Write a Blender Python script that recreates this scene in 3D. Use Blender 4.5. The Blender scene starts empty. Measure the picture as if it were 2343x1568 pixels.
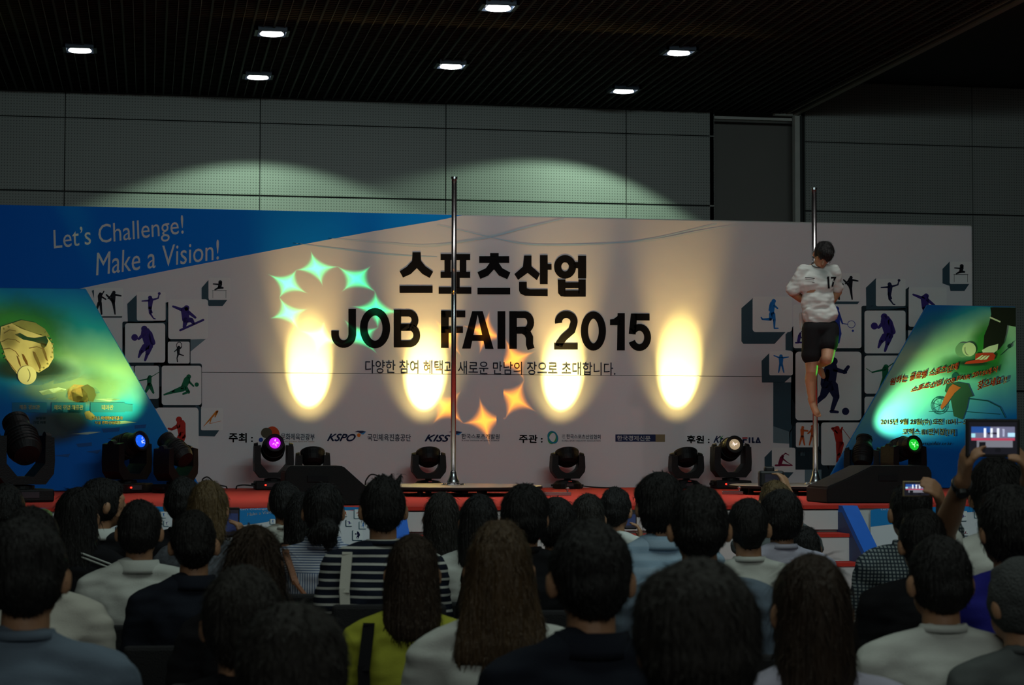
import bpy, bmesh, math, random
from math import sin, cos, pi, radians, atan, atan2, sqrt, exp
from mathutils import Vector, Matrix, noise
from mathutils.bvhtree import BVHTree

# ------------------------------------------------------------------ camera
SC = bpy.context.scene
COL = SC.collection
FPX, CX, CY = 4700.0, 1171.5, 784.0
YAW, PITCH, ROLL = radians(10.03), atan((1010 - 784) / 4700.0), 0.002
CAM = Vector((0, 0, 1.5))
RM = Matrix.Rotation(-YAW, 3, 'Z') @ Matrix.Rotation(pi / 2 + PITCH, 3, 'X') @ Matrix.Rotation(ROLL, 3, 'Z')
cd = bpy.data.cameras.new('camera'); cd.sensor_width = 23.6; cd.sensor_fit = 'HORIZONTAL'
cd.lens = 23.6 * FPX / 2343.0
cd.clip_start = 0.05; cd.clip_end = 200
cd.dof.use_dof = True; cd.dof.focus_distance = 19.5; cd.dof.aperture_fstop = 5.6
co = bpy.data.objects.new('camera', cd); COL.objects.link(co)
co.matrix_world = Matrix.Translation(CAM) @ RM.to_4x4()
SC.camera = co
SC.view_settings.view_transform = 'Standard'
try: SC.view_settings.look = 'None'
except Exception: pass
SC.view_settings.gamma = 1.0; SC.view_settings.use_curve_mapping = False
SC.view_settings.exposure = 0.0
W = bpy.data.worlds.new('world'); SC.world = W; W.use_nodes = True
W.node_tree.nodes['Background'].inputs[0].default_value = (0.75, 0.85, 1.0, 1)
W.node_tree.nodes['Background'].inputs[1].default_value = 0.004

def light(kind, name, loc, target=None, energy=100, color=(1, 1, 1), **kw):
    d = bpy.data.lights.new(name, kind); d.energy = energy; d.color = color
    for k, v in kw.items(): setattr(d, k, v)
    o = bpy.data.objects.new(name, d); COL.objects.link(o); o.location = loc
    if target is not None:
        o.rotation_euler = (Vector(target) - Vector(loc)).to_track_quat('-Z', 'Y').to_euler()
    return o

# hall lighting: rows of dimmed hall lamps above and behind the audience
light('AREA', 'hall_light', (1.5, -5, 5.7), (3.2, 9, 1.0), 190, (0.93, 1.0, 0.94), shape='RECTANGLE', size=9, size_y=3)
light('AREA', 'hall_light', (2.0, 5.0, 5.75), (2.0, 5.6, 0), 80, (0.85, 1.0, 0.90), shape='RECTANGLE', size=8, size_y=4)
light('AREA', 'stage_front_light', (3.6, 8.5, 5.8), (3.7, 21.1, 2.2), 176, (0.77, 1.0, 1.0), shape='RECTANGLE', size=5.0, size_y=0.4)

light('AREA', 'stage_top_light', (3.8, 17.3, 5.75), (3.8, 17.3, 1.0), 38, (1.0, 0.98, 0.94), shape='RECTANGLE', size=8, size_y=.4, spread=radians(72))

def ray(x, y): return RM @ Vector(((x - CX) / FPX, -(y - CY) / FPX, -1))
def aty(x, y, Y):
    d = ray(x, y); return CAM + d * (Y / d.y)
def atz(x, y, Z):
    d = ray(x, y); return CAM + d * ((Z - 1.5) / d.z)
def atd(x, y, t): return CAM + ray(x, y) * t

# ------------------------------------------------------------------ materials
MATS = {}
def mat(name, color, rough=0.7, metal=0.0, emit=None, estr=1.0, var=0.12, vscale=6.0, bump=0.0, bscale=40.0, stretch=None, spec=0.5, coat=0.0):
    if name in MATS: return MATS[name]
    m = bpy.data.materials.new(name); m.use_nodes = True; nt = m.node_tree; N = nt.nodes; L = nt.links
    b = N['Principled BSDF']
    b.inputs['Roughness'].default_value = rough; b.inputs['Metallic'].default_value = metal
    b.inputs['Specular IOR Level'].default_value = spec
    if coat: b.inputs['Coat Weight'].default_value = coat
    tc = N.new('ShaderNodeTexCoord'); mp = N.new('ShaderNodeMapping')
    L.new(tc.outputs['Object'], mp.inputs['Vector'])
    if stretch: mp.inputs['Scale'].default_value = stretch
    nz = N.new('ShaderNodeTexNoise'); nz.inputs['Scale'].default_value = vscale; nz.inputs['Detail'].default_value = 4
    L.new(mp.outputs[0], nz.inputs['Vector'])
    mx = N.new('ShaderNodeMix'); mx.data_type = 'RGBA'
    c = color
    mx.inputs[6].default_value = (c[0] * (1 - var), c[1] * (1 - var), c[2] * (1 - var), 1)
    mx.inputs[7].default_value = (min(1, c[0] * (1 + var)), min(1, c[1] * (1 + var)), min(1, c[2] * (1 + var)), 1)
    L.new(nz.outputs['Fac'], mx.inputs[0]); L.new(mx.outputs[2], b.inputs['Base Color'])
    if bump:
        n2 = N.new('ShaderNodeTexNoise'); n2.inputs['Scale'].default_value = bscale; n2.inputs['Detail'].default_value = 3
        L.new(mp.outputs[0], n2.inputs['Vector'])
        bp = N.new('ShaderNodeBump'); bp.inputs['Strength'].default_value = bump; bp.inputs['Distance'].default_value = 0.02
        L.new(n2.outputs['Fac'], bp.inputs['Height']); L.new(bp.outputs[0], b.inputs['Normal'])
    if emit:
        b.inputs['Emission Color'].default_value = (*emit, 1); b.inputs['Emission Strength'].default_value = estr
    MATS[name] = m; m.diffuse_color = (*c, 1)
    return m
def nodes_of(m): return m.node_tree.nodes, m.node_tree.links, m.node_tree.nodes['Principled BSDF']

black_plastic = mat('black_plastic', (0.005, 0.005, 0.006), 0.55, bump=.15, bscale=120, spec=.25)
matte_black = mat('matte_black', (0.010, 0.010, 0.011), 0.9, bump=.3, bscale=200, spec=.2)
chrome = mat('chrome', (0.42, 0.42, 0.43), 0.26, 1.0, var=.03)
white_vinyl = mat('white_vinyl', (0.80, 0.79, 0.81), 0.55, var=.02, vscale=1.2, bump=.25, bscale=3.0, spec=.3)
print_black = mat('print_black', (0.007, 0.0065, 0.008), 0.75, var=.05, spec=.08)
print_white = mat('print_white', (0.80, 0.80, 0.80), 0.5, var=.02)
skin_m = mat('skin', (0.42, 0.22, 0.12), 0.55, var=.1, vscale=20, bump=.1, bscale=90)
skin_l = mat('skin_light', (0.50, 0.29, 0.17), 0.55, var=.1, vscale=20, bump=.1, bscale=90)
def flat(name, c, rough=.6): return mat(name, c, rough, var=.04, vscale=3, spec=.15)

# ------------------------------------------------------------------ object helpers
def tag(o, label=None, cat=None, group=None, kind=None):
    if label: o['label'] = label
    if cat: o['category'] = cat
    if group: o['group'] = group
    if kind: o['kind'] = kind
    return o
def link(name, me, m=None, parent=None, loc=None, smooth=False):
    if m is not None:
        me.materials.clear()
        for k in (m if isinstance(m, (list, tuple)) else [m]): me.materials.append(k)
    o = bpy.data.objects.new(name, me); COL.objects.link(o)
    if parent is not None: o.parent = parent
    if loc is not None: o.location = loc
    if smooth: me.polygons.foreach_set('use_smooth', [True] * len(me.polygons))
    return o
def empty(name, loc=(0, 0, 0), rz=0.0, s=1.0, label=None, cat=None, group=None):
    o = bpy.data.objects.new(name, None); COL.objects.link(o); o.location = loc; o.rotation_euler = (0, 0, rz); o.scale = (s, s, s)
    o.empty_display_size = .1
    return tag(o, label, cat, group)
def bm2me(bm, name='mesh'):
    me = bpy.data.meshes.new(name); bmesh.ops.recalc_face_normals(bm, faces=bm.faces[:]); bm.to_mesh(me); bm.free(); return me
def raw2me(bm, name='mesh'):
    me = bpy.data.meshes.new(name); bm.to_mesh(me); bm.free(); return me
def box(bm, c, s, rot=None, bevel=0.0):
    r = bmesh.ops.create_cube(bm, size=1.0); vs = r['verts']
    M = Matrix.Translation(c) @ (rot.to_4x4() if rot is not None else Matrix()) @ Matrix.Diagonal((*s, 1))
    bmesh.ops.transform(bm, matrix=M, verts=vs)
    if bevel:
        es = list({e for v in vs for e in v.link_edges})
        bmesh.ops.bevel(bm, geom=es, offset=bevel, segments=2, affect='EDGES', profile=.5)
def box_obj(name, c, s, m, parent=None, bevel=0.0, rot=None):
    bm = bmesh.new(); box(bm, c, s, rot, bevel); return link(name, bm2me(bm), m, parent)
def prism(bm, pts, axis_vec, origin=None):
    """pts: 3D points of a planar outline, extruded by axis_vec"""
    a = [bm.verts.new(p) for p in pts]; b = [bm.verts.new(Vector(p) + Vector(axis_vec)) for p in pts]
    n = len(pts)
    bm.faces.new(a[::-1]); bm.faces.new(b)
    for i in range(n): bm.faces.new((a[i], a[(i + 1) % n], b[(i + 1) % n], b[i]))
def cyl(bm, p0, p1, r0, r1=None, seg=16, caps=True):
    if r1 is None: r1 = r0
    p0 = Vector(p0); p1 = Vector(p1); q = (p1 - p0).to_track_quat('Z', 'Y').to_matrix()
    A = [bm.verts.new(p0 + q @ Vector((cos(2 * pi * i / seg) * r0, sin(2 * pi * i / seg) * r0, 0))) for i in range(seg)]
    B = [bm.verts.new(p1 + q @ Vector((cos(2 * pi * i / seg) * r1, sin(2 * pi * i / seg) * r1, 0))) for i in range(seg)]
    for i in range(seg): bm.faces.new((A[i], A[(i + 1) % seg], B[(i + 1) % seg], B[i]))
    if caps: bm.faces.new(A[::-1]); bm.faces.new(B)
def tube(bm, pts, r, seg=8):
    rings = []
    P = [Vector(p) for p in pts]
    for i, p in enumerate(P):
        d = (P[min(i + 1, len(P) - 1)] - P[max(i - 1, 0)]).normalized(); q = d.to_track_quat('Z', 'Y').to_matrix()
        rr = r[i] if isinstance(r, (list, tuple)) else r
        rings.append([bm.verts.new(p + q @ Vector((cos(2 * pi * k / seg) * rr, sin(2 * pi * k / seg) * rr, 0))) for k in range(seg)])
    for a, b in zip(rings, rings[1:]):
        for k in range(seg): bm.faces.new((a[k], a[(k + 1) % seg], b[(k + 1) % seg], b[k]))
    bm.faces.new(rings[0][::-1]); bm.faces.new(rings[-1])
def lathe(bm, prof, seg=32, M=None):
    """prof: (r, z) list, closed top and bottom"""
    rings = []
    for r, z in prof:
        rings.append([bm.verts.new((cos(2 * pi * k / seg) * r, sin(2 * pi * k / seg) * r, z)) for k in range(seg)])
    vs = [v for g in rings for v in g]
    for a, b in zip(rings, rings[1:]):
        for k in range(seg): bm.faces.new((a[k], a[(k + 1) % seg], b[(k + 1) % seg], b[k]))
    bm.faces.new(rings[0][::-1]); bm.faces.new(rings[-1])
    if M is not None: bmesh.ops.transform(bm, matrix=M, verts=vs)

# ------------------------------------------------------------------ flat print (decals lying on a real surface)
class Plane:
    """a print surface standing at world y = Y; points come in as picture coordinates and land at real positions on it"""
    def __init__(s, Y): s.Y = Y; s.n = 0
    def pt(s, x, y, lay): return aty(x, y, s.Y - 0.0012 * lay)
def zz(x0, y0, k): return lambda *p: [(x0 + a / k, y0 + b / k) for a, b in p]
Z1 = zz(0, 440, 2.2393); Z2 = zz(500, 480, 2.2393); Z3 = zz(1000, 480, 2.2393); Z4 = zz(1500, 480, 2.24); Z5 = zz(1880, 540, 2.449)
def print_polys(name, plane, polys, m, lay=1, parent=None):
    bm = bmesh.new()
    for poly in polys:
        vs = [bm.verts.new(plane.pt(x, y, lay)) for x, y in poly]
        try: bm.faces.new(vs)
        except ValueError: pass
    me = raw2me(bm); o = link(name, me, m, parent); return o
def circ(x, y, rx, ry=None, n=24):
    ry = rx if ry is None else ry
    return [(x + rx * cos(2 * pi * i / n), y + ry * sin(2 * pi * i / n)) for i in range(n)]
def cap2(x0, y0, x1, y1, w0, w1=None, n=6):
    """tapered capsule outline"""
    if w1 is None: w1 = w0
    a = atan2(y1 - y0, x1 - x0); P = []
    for i in range(n + 1): t = a + pi / 2 + pi * i / n; P.append((x0 + w0 / 2 * cos(t), y0 + w0 / 2 * sin(t)))
    for i in range(n + 1): t = a - pi / 2 + pi * i / n; P.append((x1 + w1 / 2 * cos(t), y1 + w1 / 2 * sin(t)))
    return P
def stroke(pts, w, closed=False):
    """polyline with mitred joints -> quads"""
    n = len(pts); L = []; R = []
    for i in range(n):
        if closed: a, b, c = pts[i - 1], pts[i], pts[(i + 1) % n]
        else: a, b, c = pts[max(i - 1, 0)], pts[i], pts[min(i + 1, n - 1)]
        d1 = (b[0] - a[0], b[1] - a[1]); d2 = (c[0] - b[0], c[1] - b[1])
        if d1 == (0, 0): d1 = d2
        if d2 == (0, 0): d2 = d1
        l1 = math.hypot(*d1); l2 = math.hypot(*d2); d1 = (d1[0] / l1, d1[1] / l1); d2 = (d2[0] / l2, d2[1] / l2)
        nx, ny = -(d1[1] + d2[1]), d1[0] + d2[0]; l = math.hypot(nx, ny) or 1; nx /= l; ny /= l
        k = 1 / max(.5, nx * -d1[1] + ny * d1[0])
        ww = (w[i] if isinstance(w, (list, tuple)) else w) / 2 * k
        L.append((b[0] + nx * ww, b[1] + ny * ww)); R.append((b[0] - nx * ww, b[1] - ny * ww))
    q = [[L[i], L[i + 1], R[i + 1], R[i]] for i in range(n - 1)]
    if closed: q.append([L[-1], L[0], R[0], R[-1]])
    return q
def rrect(x0, y0, x1, y1, r=8, n=4):
    P = []
    for cx, cy, a in ((x1 - r, y0 + r, -pi / 2), (x1 - r, y1 - r, 0), (x0 + r, y1 - r, pi / 2), (x0 + r, y0 + r, pi)):
        for i in range(n + 1): t = a + pi / 2 * i / n; P.append((cx + r * cos(t), cy + r * sin(t)))
    return P
TMP = bpy.data.scenes.new('workbench')          # small side scene in which modifiers and lettering are evaluated, removed at the end
def evaluated_mesh(o):
    TMP.collection.objects.link(o); vl = TMP.view_layers[0]; vl.update()
    me = bpy.data.meshes.new_from_object(o.evaluated_get(vl.depsgraph)); TMP.collection.objects.unlink(o); return me
def text_me(body, shear=0.0, space=1.0):
    c = bpy.data.curves.new('lettering', 'FONT'); c.body = body; c.shear = shear; c.space_character = space; c.resolution_u = 3; c.fill_mode = 'FRONT'
    o = bpy.data.objects.new('lettering', c); me = evaluated_mesh(o)
    bpy.data.objects.remove(o); bpy.data.curves.remove(c)
    return me
def print_text(name, body, plane, quad, m, lay=2, parent=None, bold=0.0, shear=0.0, space=1.0, where=None, wave=None):
    """quad: px corners tl, tr, br, bl that the inked box of the lettering fills"""
    me = text_me(body, shear, space)
    vs = [v.co.copy() for v in me.vertices]; fs = [tuple(p.vertices) for p in me.polygons]; bpy.data.meshes.remove(me)
    x0 = min(v.x for v in vs); x1 = max(v.x for v in vs); y0 = min(v.y for v in vs); y1 = max(v.y for v in vs)
    tl, tr, br, bl = quad
    P = []; F = []
    offs = [(0, 0)] if not bold else [(-bold, 0), (bold, 0), (0, bold), (0, -bold)]
    for dx, dy in offs:
        base = len(P)
        for v in vs:
            u = (v.x - x0) / (x1 - x0); t = (v.y - y0) / (y1 - y0)
            X = (bl[0] * (1 - u) + br[0] * u) * (1 - t) + (tl[0] * (1 - u) + tr[0] * u) * t + dx
            Y = (bl[1] * (1 - u) + br[1] * u) * (1 - t) + (tl[1] * (1 - u) + tr[1] * u) * t + dy
            if wave: Y += wave * sin(u * 31)
            P.append(where(X, Y) if where else plane.pt(X, Y, lay))
        F += [tuple(i + base for i in f) for f in fs]
    me = bpy.data.meshes.new('lettering'); me.from_pydata(P, [], F)
    return link(name, me, m, parent)
def soft_blob(name, plane, cx, cy, rx, ry, color, lay, parent, amount=.9, rough=.5, grain=0.0):
    """an ink patch that fades out at its edge (printed airbrush), flat on the plane"""
    c = plane.pt(cx, cy, lay); e = plane.pt(cx + rx, cy, lay); f = plane.pt(cx, cy - ry, lay)
    bm = bmesh.new(); bm.faces.new([bm.verts.new(plane.pt(x, y, lay)) for x, y in circ(cx, cy, rx, ry, 32)])
    m = mat('ink_' + name + '_%d_%d' % (cx, cy), color, rough, var=.1); N, L, b = nodes_of(m)
    tc = N.new('ShaderNodeTexCoord'); mp = N.new('ShaderNodeMapping'); mp.vector_type = 'TEXTURE'
    mp.inputs['Location'].default_value = c; mp.inputs['Scale'].default_value = (e.x - c.x, 1, f.z - c.z)
    L.new(tc.outputs['Object'], mp.inputs[0]); sp = N.new('ShaderNodeSeparateXYZ'); L.new(mp.outputs[0], sp.inputs[0])
    cb = N.new('ShaderNodeCombineXYZ'); L.new(sp.outputs[0], cb.inputs[0]); L.new(sp.outputs[2], cb.inputs[1])
    ln = N.new('ShaderNodeVectorMath'); ln.operation = 'LENGTH'; L.new(cb.outputs[0], ln.inputs[0])
    nz = N.new('ShaderNodeTexNoise'); nz.inputs['Scale'].default_value = 5; L.new(tc.outputs['Object'], nz.inputs['Vector'])
    ad = N.new('ShaderNodeMath'); ad.operation = 'MULTIPLY_ADD'; ad.inputs[1].default_value = grain; L.new(nz.outputs['Fac'], ad.inputs[0]); L.new(ln.outputs['Value'], ad.inputs[2])
    mr = N.new('ShaderNodeMapRange'); mr.interpolation_type = 'SMOOTHSTEP'; mr.inputs[1].default_value = 1.0; mr.inputs[2].default_value = .25 + grain * .5; mr.inputs[3].default_value = 0; mr.inputs[4].default_value = amount
    L.new(ad.outputs[0], mr.inputs[0]); L.new(mr.outputs[0], b.inputs['Alpha'])
    return kid(link(name, raw2me(bm), m), parent)
def kid(o, p):
    o.parent = p; o.matrix_parent_inverse = (Matrix.Translation(p.location) @ p.rotation_euler.to_matrix().to_4x4() @ Matrix.Diagonal((*p.scale, 1))).inverted(); return o
def qrect(x0, y0, x1, y1, s=0.0):
    """px box; s = slope of its horizontals"""
    d = (x1 - x0) * s
    return [(x0, y0), (x1, y0 + d), (x1, y1 + d), (x0, y1)]
# ------------------------------------------------------------------ the hall
STAGE_Z = 1.015; YB = 21.17; YW = 26.6; ZC = 5.94; ZC2 = 6.40
def wall_mat(name, c, holes=True):
    m = mat(name, c, .5, var=.05, vscale=2)
    N, L, b = nodes_of(m)
    if holes:
        tc = N.new('ShaderNodeTexCoord'); sp = N.new('ShaderNodeSeparateXYZ'); L.new(tc.outputs['Object'], sp.inputs[0])
        def wv(i):
            a = N.new('ShaderNodeMath'); a.operation = 'MULTIPLY'; a.inputs[1].default_value = 2 * pi / .036; L.new(sp.outputs[i], a.inputs[0])
            s = N.new('ShaderNodeMath'); s.operation = 'SINE'; L.new(a.outputs[0], s.inputs[0]); return s
        mu = N.new('ShaderNodeMath'); mu.operation = 'ADD'; L.new(wv(0).outputs[0], mu.inputs[0]); L.new(wv(2).outputs[0], mu.inputs[1])
        gt = N.new('ShaderNodeMath'); gt.operation = 'GREATER_THAN'; gt.inputs[1].default_value = 1.15; L.new(mu.outputs[0], gt.inputs[0])
        mx = N.new('ShaderNodeMix'); mx.data_type = 'RGBA'; L.new(gt.outputs[0], mx.inputs[0])
        src = b.inputs['Base Color'].links[0].from_socket
        L.new(src, mx.inputs[6]); mx.inputs[7].default_value = (c[0] * .45, c[1] * .45, c[2] * .45, 1)
        L.new(mx.outputs[2], b.inputs['Base Color'])
    return m
wall_grey = wall_mat('perforated_grey_panel', (0.36, 0.38, 0.36))
wall_dark = wall_mat('recess_brown_grey', (0.20, 0.19, 0.175), False)
joint_dark = mat('joint_dark', (0.05, 0.055, 0.055), .9)
ceil_m = mat('ceiling_black', (0.012, 0.012, 0.013), .85)
slat_m = mat('ceiling_slat_metal', (0.008, 0.008, 0.009), .8)
slat2_m = mat('ceiling_slat_edge', (0.05, 0.055, 0.055), .7)
white_trim = mat('pale_trim', (0.62, 0.62, 0.58), .6)
floor_m = mat('dark_grey_carpet', (0.06, 0.06, 0.065), .95, bump=.4, bscale=300)

def struct(o): o['kind'] = 'structure'; return o
struct(box_obj('floor', (3, 11, -.05), (30, 34, .1), floor_m))
back = struct(box_obj('wall_back', (-2.28, YW + .2, 3.2), (19.44, .3, 6.4), joint_dark))
struct(box_obj('wall_left', (-12.1, 10.3, 3.2), (.2, 33, 6.4), wall_dark))
def wall_panels(parent, xs, zs, y, th=.04, gap=.012):
    for i in range(len(xs) - 1):
        for j in range(len(zs) - 1):
            gz = .02 if j == 0 else .01
            w = xs[i + 1] - xs[i] - gap; h = zs[j + 1] - zs[j] - gz * 1.4
            box_obj('panel', ((xs[i] + xs[i + 1]) / 2, y + th / 2, (zs[j] + zs[j + 1]) / 2), (w, th, h), wall_grey, parent)
sx = [aty(p, 350, YW).x for p in (148, 595, 1020, 1433, 1634)]
zs = [2.2, 4.67, 5.61, 5.94]
wall_panels(back, [sx[0] - 2.46 * k for k in (4, 3, 2, 1, 0)] + sx[1:], zs, YW)
wall_panels(back, [sx[0] - 2.46 * k for k in (4, 3, 2, 1, 0)] + sx[1:], [0.0, 2.2], YW)
# recess between the two walls, and its pale post
xr0 = sx[4]; xr1 = aty(1815, 350, YW).x; xr2 = aty(1826, 350, YW).x; xr3 = aty(1842, 350, YW).x
rec = struct(box_obj('wall_recess', ((xr0 + xr1) / 2, YW + .55, 3.2), (xr1 - xr0 + .6, .1, 6.4), wall_dark))
box_obj('side_panel', (xr0 - .03, YW + .25, 3.0), (.06, .5, 6.0), wall_grey, rec)
box_obj('top_track', ((xr0 + xr1) / 2, YW + .05, 5.87), (xr1 - xr0 - .02, .06, .035), white_trim, rec)
post = struct(box_obj('trim_1', ((xr1 + xr2) / 2, YW - .02, 2.97), (xr2 - xr1, .12, 5.94), white_trim))
box_obj('cap', (xr1 - .1, YW - .03, 5.925), (.36, .1, .03), white_trim, post)
box_obj('groove', (xr2 + .03, YW + .02, 2.97), (.05, .08, 5.94), joint_dark, post)
right = struct(box_obj('wall_right', (xr2 + 4.1, YW + .2, 3.2), (8.0, .3, 6.4), joint_dark))
wall_panels(right, [xr3, aty(2225, 350, YW).x, aty(2225, 350, YW).x + 2.46, aty(2225, 350, YW).x + 4.9], [2.2, 4.63, 5.57, 6.40], YW)
wall_panels(right, [xr3, aty(2225, 350, YW).x, aty(2225, 350, YW).x + 2.46, aty(2225, 350, YW).x + 4.9], [0.0, 2.2], YW)
XE = aty(1812, 262, YW).x
ceiling = struct(box_obj('ceiling', ((XE - 12) / 2, 10.3, ZC + .25), (XE + 12, 33, .5), ceil_m))
upper = struct(box_obj('ceiling', (XE + 4.5, 10.3, ZC2 + .1), (9, 33, .2), ceil_m)); upper['label'] = 'higher black ceiling beyond the track'
# slats running away from the camera under the ceiling, with thin cross wires
sm = bpy.data.meshes.new('slat'); bm = bmesh.new(); box(bm, (0, 0, 0), (.022, 20.6, .03)); bm.to_mesh(sm); bm.free(); sm.materials.append(slat_m)
sm2 = sm.copy(); sm2.materials.clear(); sm2.materials.append(slat2_m)
x = XE - .35; k = 0
while x > -3.6:
    o = bpy.data.objects.new('slat', sm2 if k % 2 == 0 else sm); COL.objects.link(o); o.location = (x, 16.1, ZC - .016); o.parent = ceiling
    if k % 2 == 0: o.scale = (.35, 1, .6)
    x -= .1135; k += 1
bm = bmesh.new(); y = 18.0
while y < 26.5:
    box(bm, (2.4, y, ZC - .006), (12.0, .012, .012)); y += .09
wires = link('cross_wire', bm2me(bm), mat('cross_wire_metal', (.008, .008, .009), .8), ceiling); wires['kind'] = 'stuff'
trk = mat('track_bronze', (0.20, 0.17, 0.12), .45, .5)
tk = struct(box_obj('trim_2', (XE + .02, 10.3, ZC - .01), (.07, 32.6, .03), trk))
box_obj('rail', (XE - .10, 10.3, ZC - .008), (.02, 32.6, .016), trk, tk); box_obj('rail', (XE - .20, 10.3, ZC - .006), (.015, 32.6, .012), slat2_m, tk)

# recessed square downlights
lamp_white = mat('lamp_glow', (1, 1, 1), .4, emit=(0.95, 1.0, 1.0), estr=4.0)
lamp_white2 = mat('lamp_glow_strong', (1, 1, 1), .4, emit=(0.93, 0.97, 1.0), estr=14.0)
trim_metal = mat('downlight_trim', (0.03, 0.05, 0.08), .5, .2)
LBL = {0: 'ceiling downlight at the far left, its square trim tilted blue', 1: 'upper of the two ceiling downlights left of centre', 2: 'lower of the two ceiling downlights left of centre, near the wall',
       3: 'brightest ceiling downlight, cut by the top edge of the frame', 4: 'glaring ceiling downlight above the pole at centre', 5: 'upper of the two ceiling downlights right of centre', 6: 'lower right ceiling downlight nearest the back wall'}
for i, (px, py, strong) in enumerate([(183, 112, 0), (622, 74, 0), (590, 174, 0), (1140, 15, 1), (1032, 149, 1), (1553, 118, 0), (1427, 206, 0)]):
    p = atz(px, py, ZC - .04); t = empty('downlight', (p.x, p.y, ZC - .03), label=LBL[i], cat='ceiling light', group='recessed ceiling downlights')
    bm = bmesh.new()
    for a, b_, c_, d_ in ((-.17, 0, .03, .37), (.17, 0, .03, .37), (0, -.17, .37, .03), (0, .17, .37, .03)): box(bm, (a, b_, .0), (c_, d_, .05))
    link('frame', bm2me(bm), trim_metal, t)
    bm = bmesh.new(); lathe(bm, [(.10, .0), (.125, -.022), (.130, -.032), (.125, -.038), (.02, -.040)], 32)
    link('diffuser', bm2me(bm), lamp_white2 if strong else lamp_white, t, smooth=True)
    bm = bmesh.new()
    for a, b_, c_, d_ in ((-.152, 0, .006, .30), (.152, 0, .006, .30), (0, -.152, .31, .006), (0, .152, .31, .006)): box(bm, (a, b_, .0), (c_, d_, .06))
    link('reflector', bm2me(bm), trim_metal, t)
    q = Vector((p.x, p.y, ZC - .085))
    if i in (2, 6):
        light('SPOT', 'downlight_beam', q, q + Vector((.02 if i == 2 else -.20, .12, -1)), 215, (.66, 1.0, .70), spot_size=radians(125), spot_blend=.16, shadow_soft_size=.05)
    else:
        light('SPOT', 'downlight_beam', q, q + Vector((0, 0, -1)), 30, (.9, .93, 1.0), spot_size=radians(100), spot_blend=.5, shadow_soft_size=.08)

# ------------------------------------------------------------------ stage
red = mat('red_carpet', (0.62, 0.035, 0.02), .95, var=.15, vscale=30, bump=.3, bscale=250)
riser_m = mat('pale_riser_board', (0.62, 0.60, 0.58), .6, var=.05, vscale=4)
blue_b = mat('stair_side_blue', (0.02, 0.17, 0.75), .6, spec=.2)
blue_d = mat('stair_side_dark_blue', (0.03, 0.07, 0.22), .6)
YF = atz(1430, 1158.5, STAGE_Z).y
xs0, xs1 = atz(915, 1158.5, STAGE_Z).x, atz(1934, 1158.5, STAGE_Z).x
stage = empty('stage', (3.5, 18.3, 0), label='long raised stage topped with red carpet before the printed backdrop', cat='stage')
kid(box_obj('deck_body', (3.5, (YF + 21.9) / 2 + .01, .498), (14, 21.9 - YF - .02, .99), riser_m), stage)
kid(box_obj('carpet', (3.5, (YF + 21.9) / 2, STAGE_Z - .012), (14.02, 21.9 - YF, .024), red), stage)
# stairs in front of the stage, each step its own riser board and red tread
stairs = empty('stair_unit', ((xs0 + xs1) / 2, YF - .6, 0), label='wide front stairs with pale risers and red carpeted treads', cat='stairs')
for k in range(1, 5):
    zt = STAGE_Z - .203 * k; y0 = YF - .28 * k
    w0, w1 = xs0 + .02, xs1 + (.0 if k == 1 else .0)
    kid(box_obj('riser', ((w0 + w1) / 2, (y0 + YF) / 2 + .0, (zt - .025) / 2), (w1 - w0, YF - y0 - .01, zt - .027), riser_m), stairs)
    kid(box_obj('tread', ((w0 + w1) / 2, y0 + .13, zt - .0125), (w1 - w0 + .01, .27, .025), red), stairs)
kid(box_obj('riser', ((xs0 + xs1) / 2, YF - .012, STAGE_Z - .03 - .08), (xs1 - xs0, .02, .145), riser_m), stairs)
kid(box_obj('nosing', ((xs0 + xs1) / 2, YF - .018, STAGE_Z - .012), (xs1 - xs0, .03, .028), red), stairs)
for x, sgn in ((xs0 - .06, -1), (xs1 + .06, 1)):
    bm = bmesh.new(); prof = [(YF - .005, STAGE_Z), (YF - .12, STAGE_Z), (YF - 1.62, .0), (YF - .005, 0)]
    prism(bm, [(x - .06, y, z) for y, z in prof], (.12, 0, 0)); st = kid(link('side_board', bm2me(bm), blue_b), stairs)
    bm = bmesh.new(); prof = [(YF - .006, STAGE_Z - .05), (YF - .11, STAGE_Z - .05), (YF - 1.55, .0), (YF - .006, 0)]
    prism(bm, [(x - .062, y, z) for y, z in prof], (.124, 0, 0)); kid(link('side_face', bm2me(bm), blue_d), stairs)

# ------------------------------------------------------------------ backdrop
bw0 = -1.83; bw1 = 8.848; ZT = 3.857
BD = Plane(YB)
backdrop = empty('printed_backdrop', (3.5, YB, STAGE_Z), label='wide white and blue vinyl backdrop lettered for the job fair', cat='banner')
zc = aty(1100, 857, YB).z
kid(box_obj('vinyl_panel', ((bw0 + bw1) / 2, YB + .03, (zc + ZT) / 2 + .001), (bw1 - bw0, .06, ZT - zc - .003), white_vinyl), backdrop)
kid(box_obj('vinyl_panel', ((bw0 + bw1) / 2, YB + .03, (STAGE_Z + zc) / 2 - .001), (bw1 - bw0, .06, zc - STAGE_Z - .003), white_vinyl), backdrop)
kid(box_obj('top_batten', ((bw0 + bw1) / 2, YB + .05, ZT + .005), (bw1 - bw0, .08, .012), white_trim), backdrop)
kid(box_obj('back_frame', ((bw0 + bw1) / 2, YB + .12, (STAGE_Z + ZT) / 2), (bw1 - bw0 - .1, .1, ZT - STAGE_Z - .02), matte_black), backdrop)
def bp(name, polys, m, lay=1): return kid(print_polys(name, BD, polys, m, lay), backdrop)
def bt(name, body, quad, m, lay=3, **k): return kid(print_text(name, body, BD, quad, m, lay, **k), backdrop)
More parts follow.
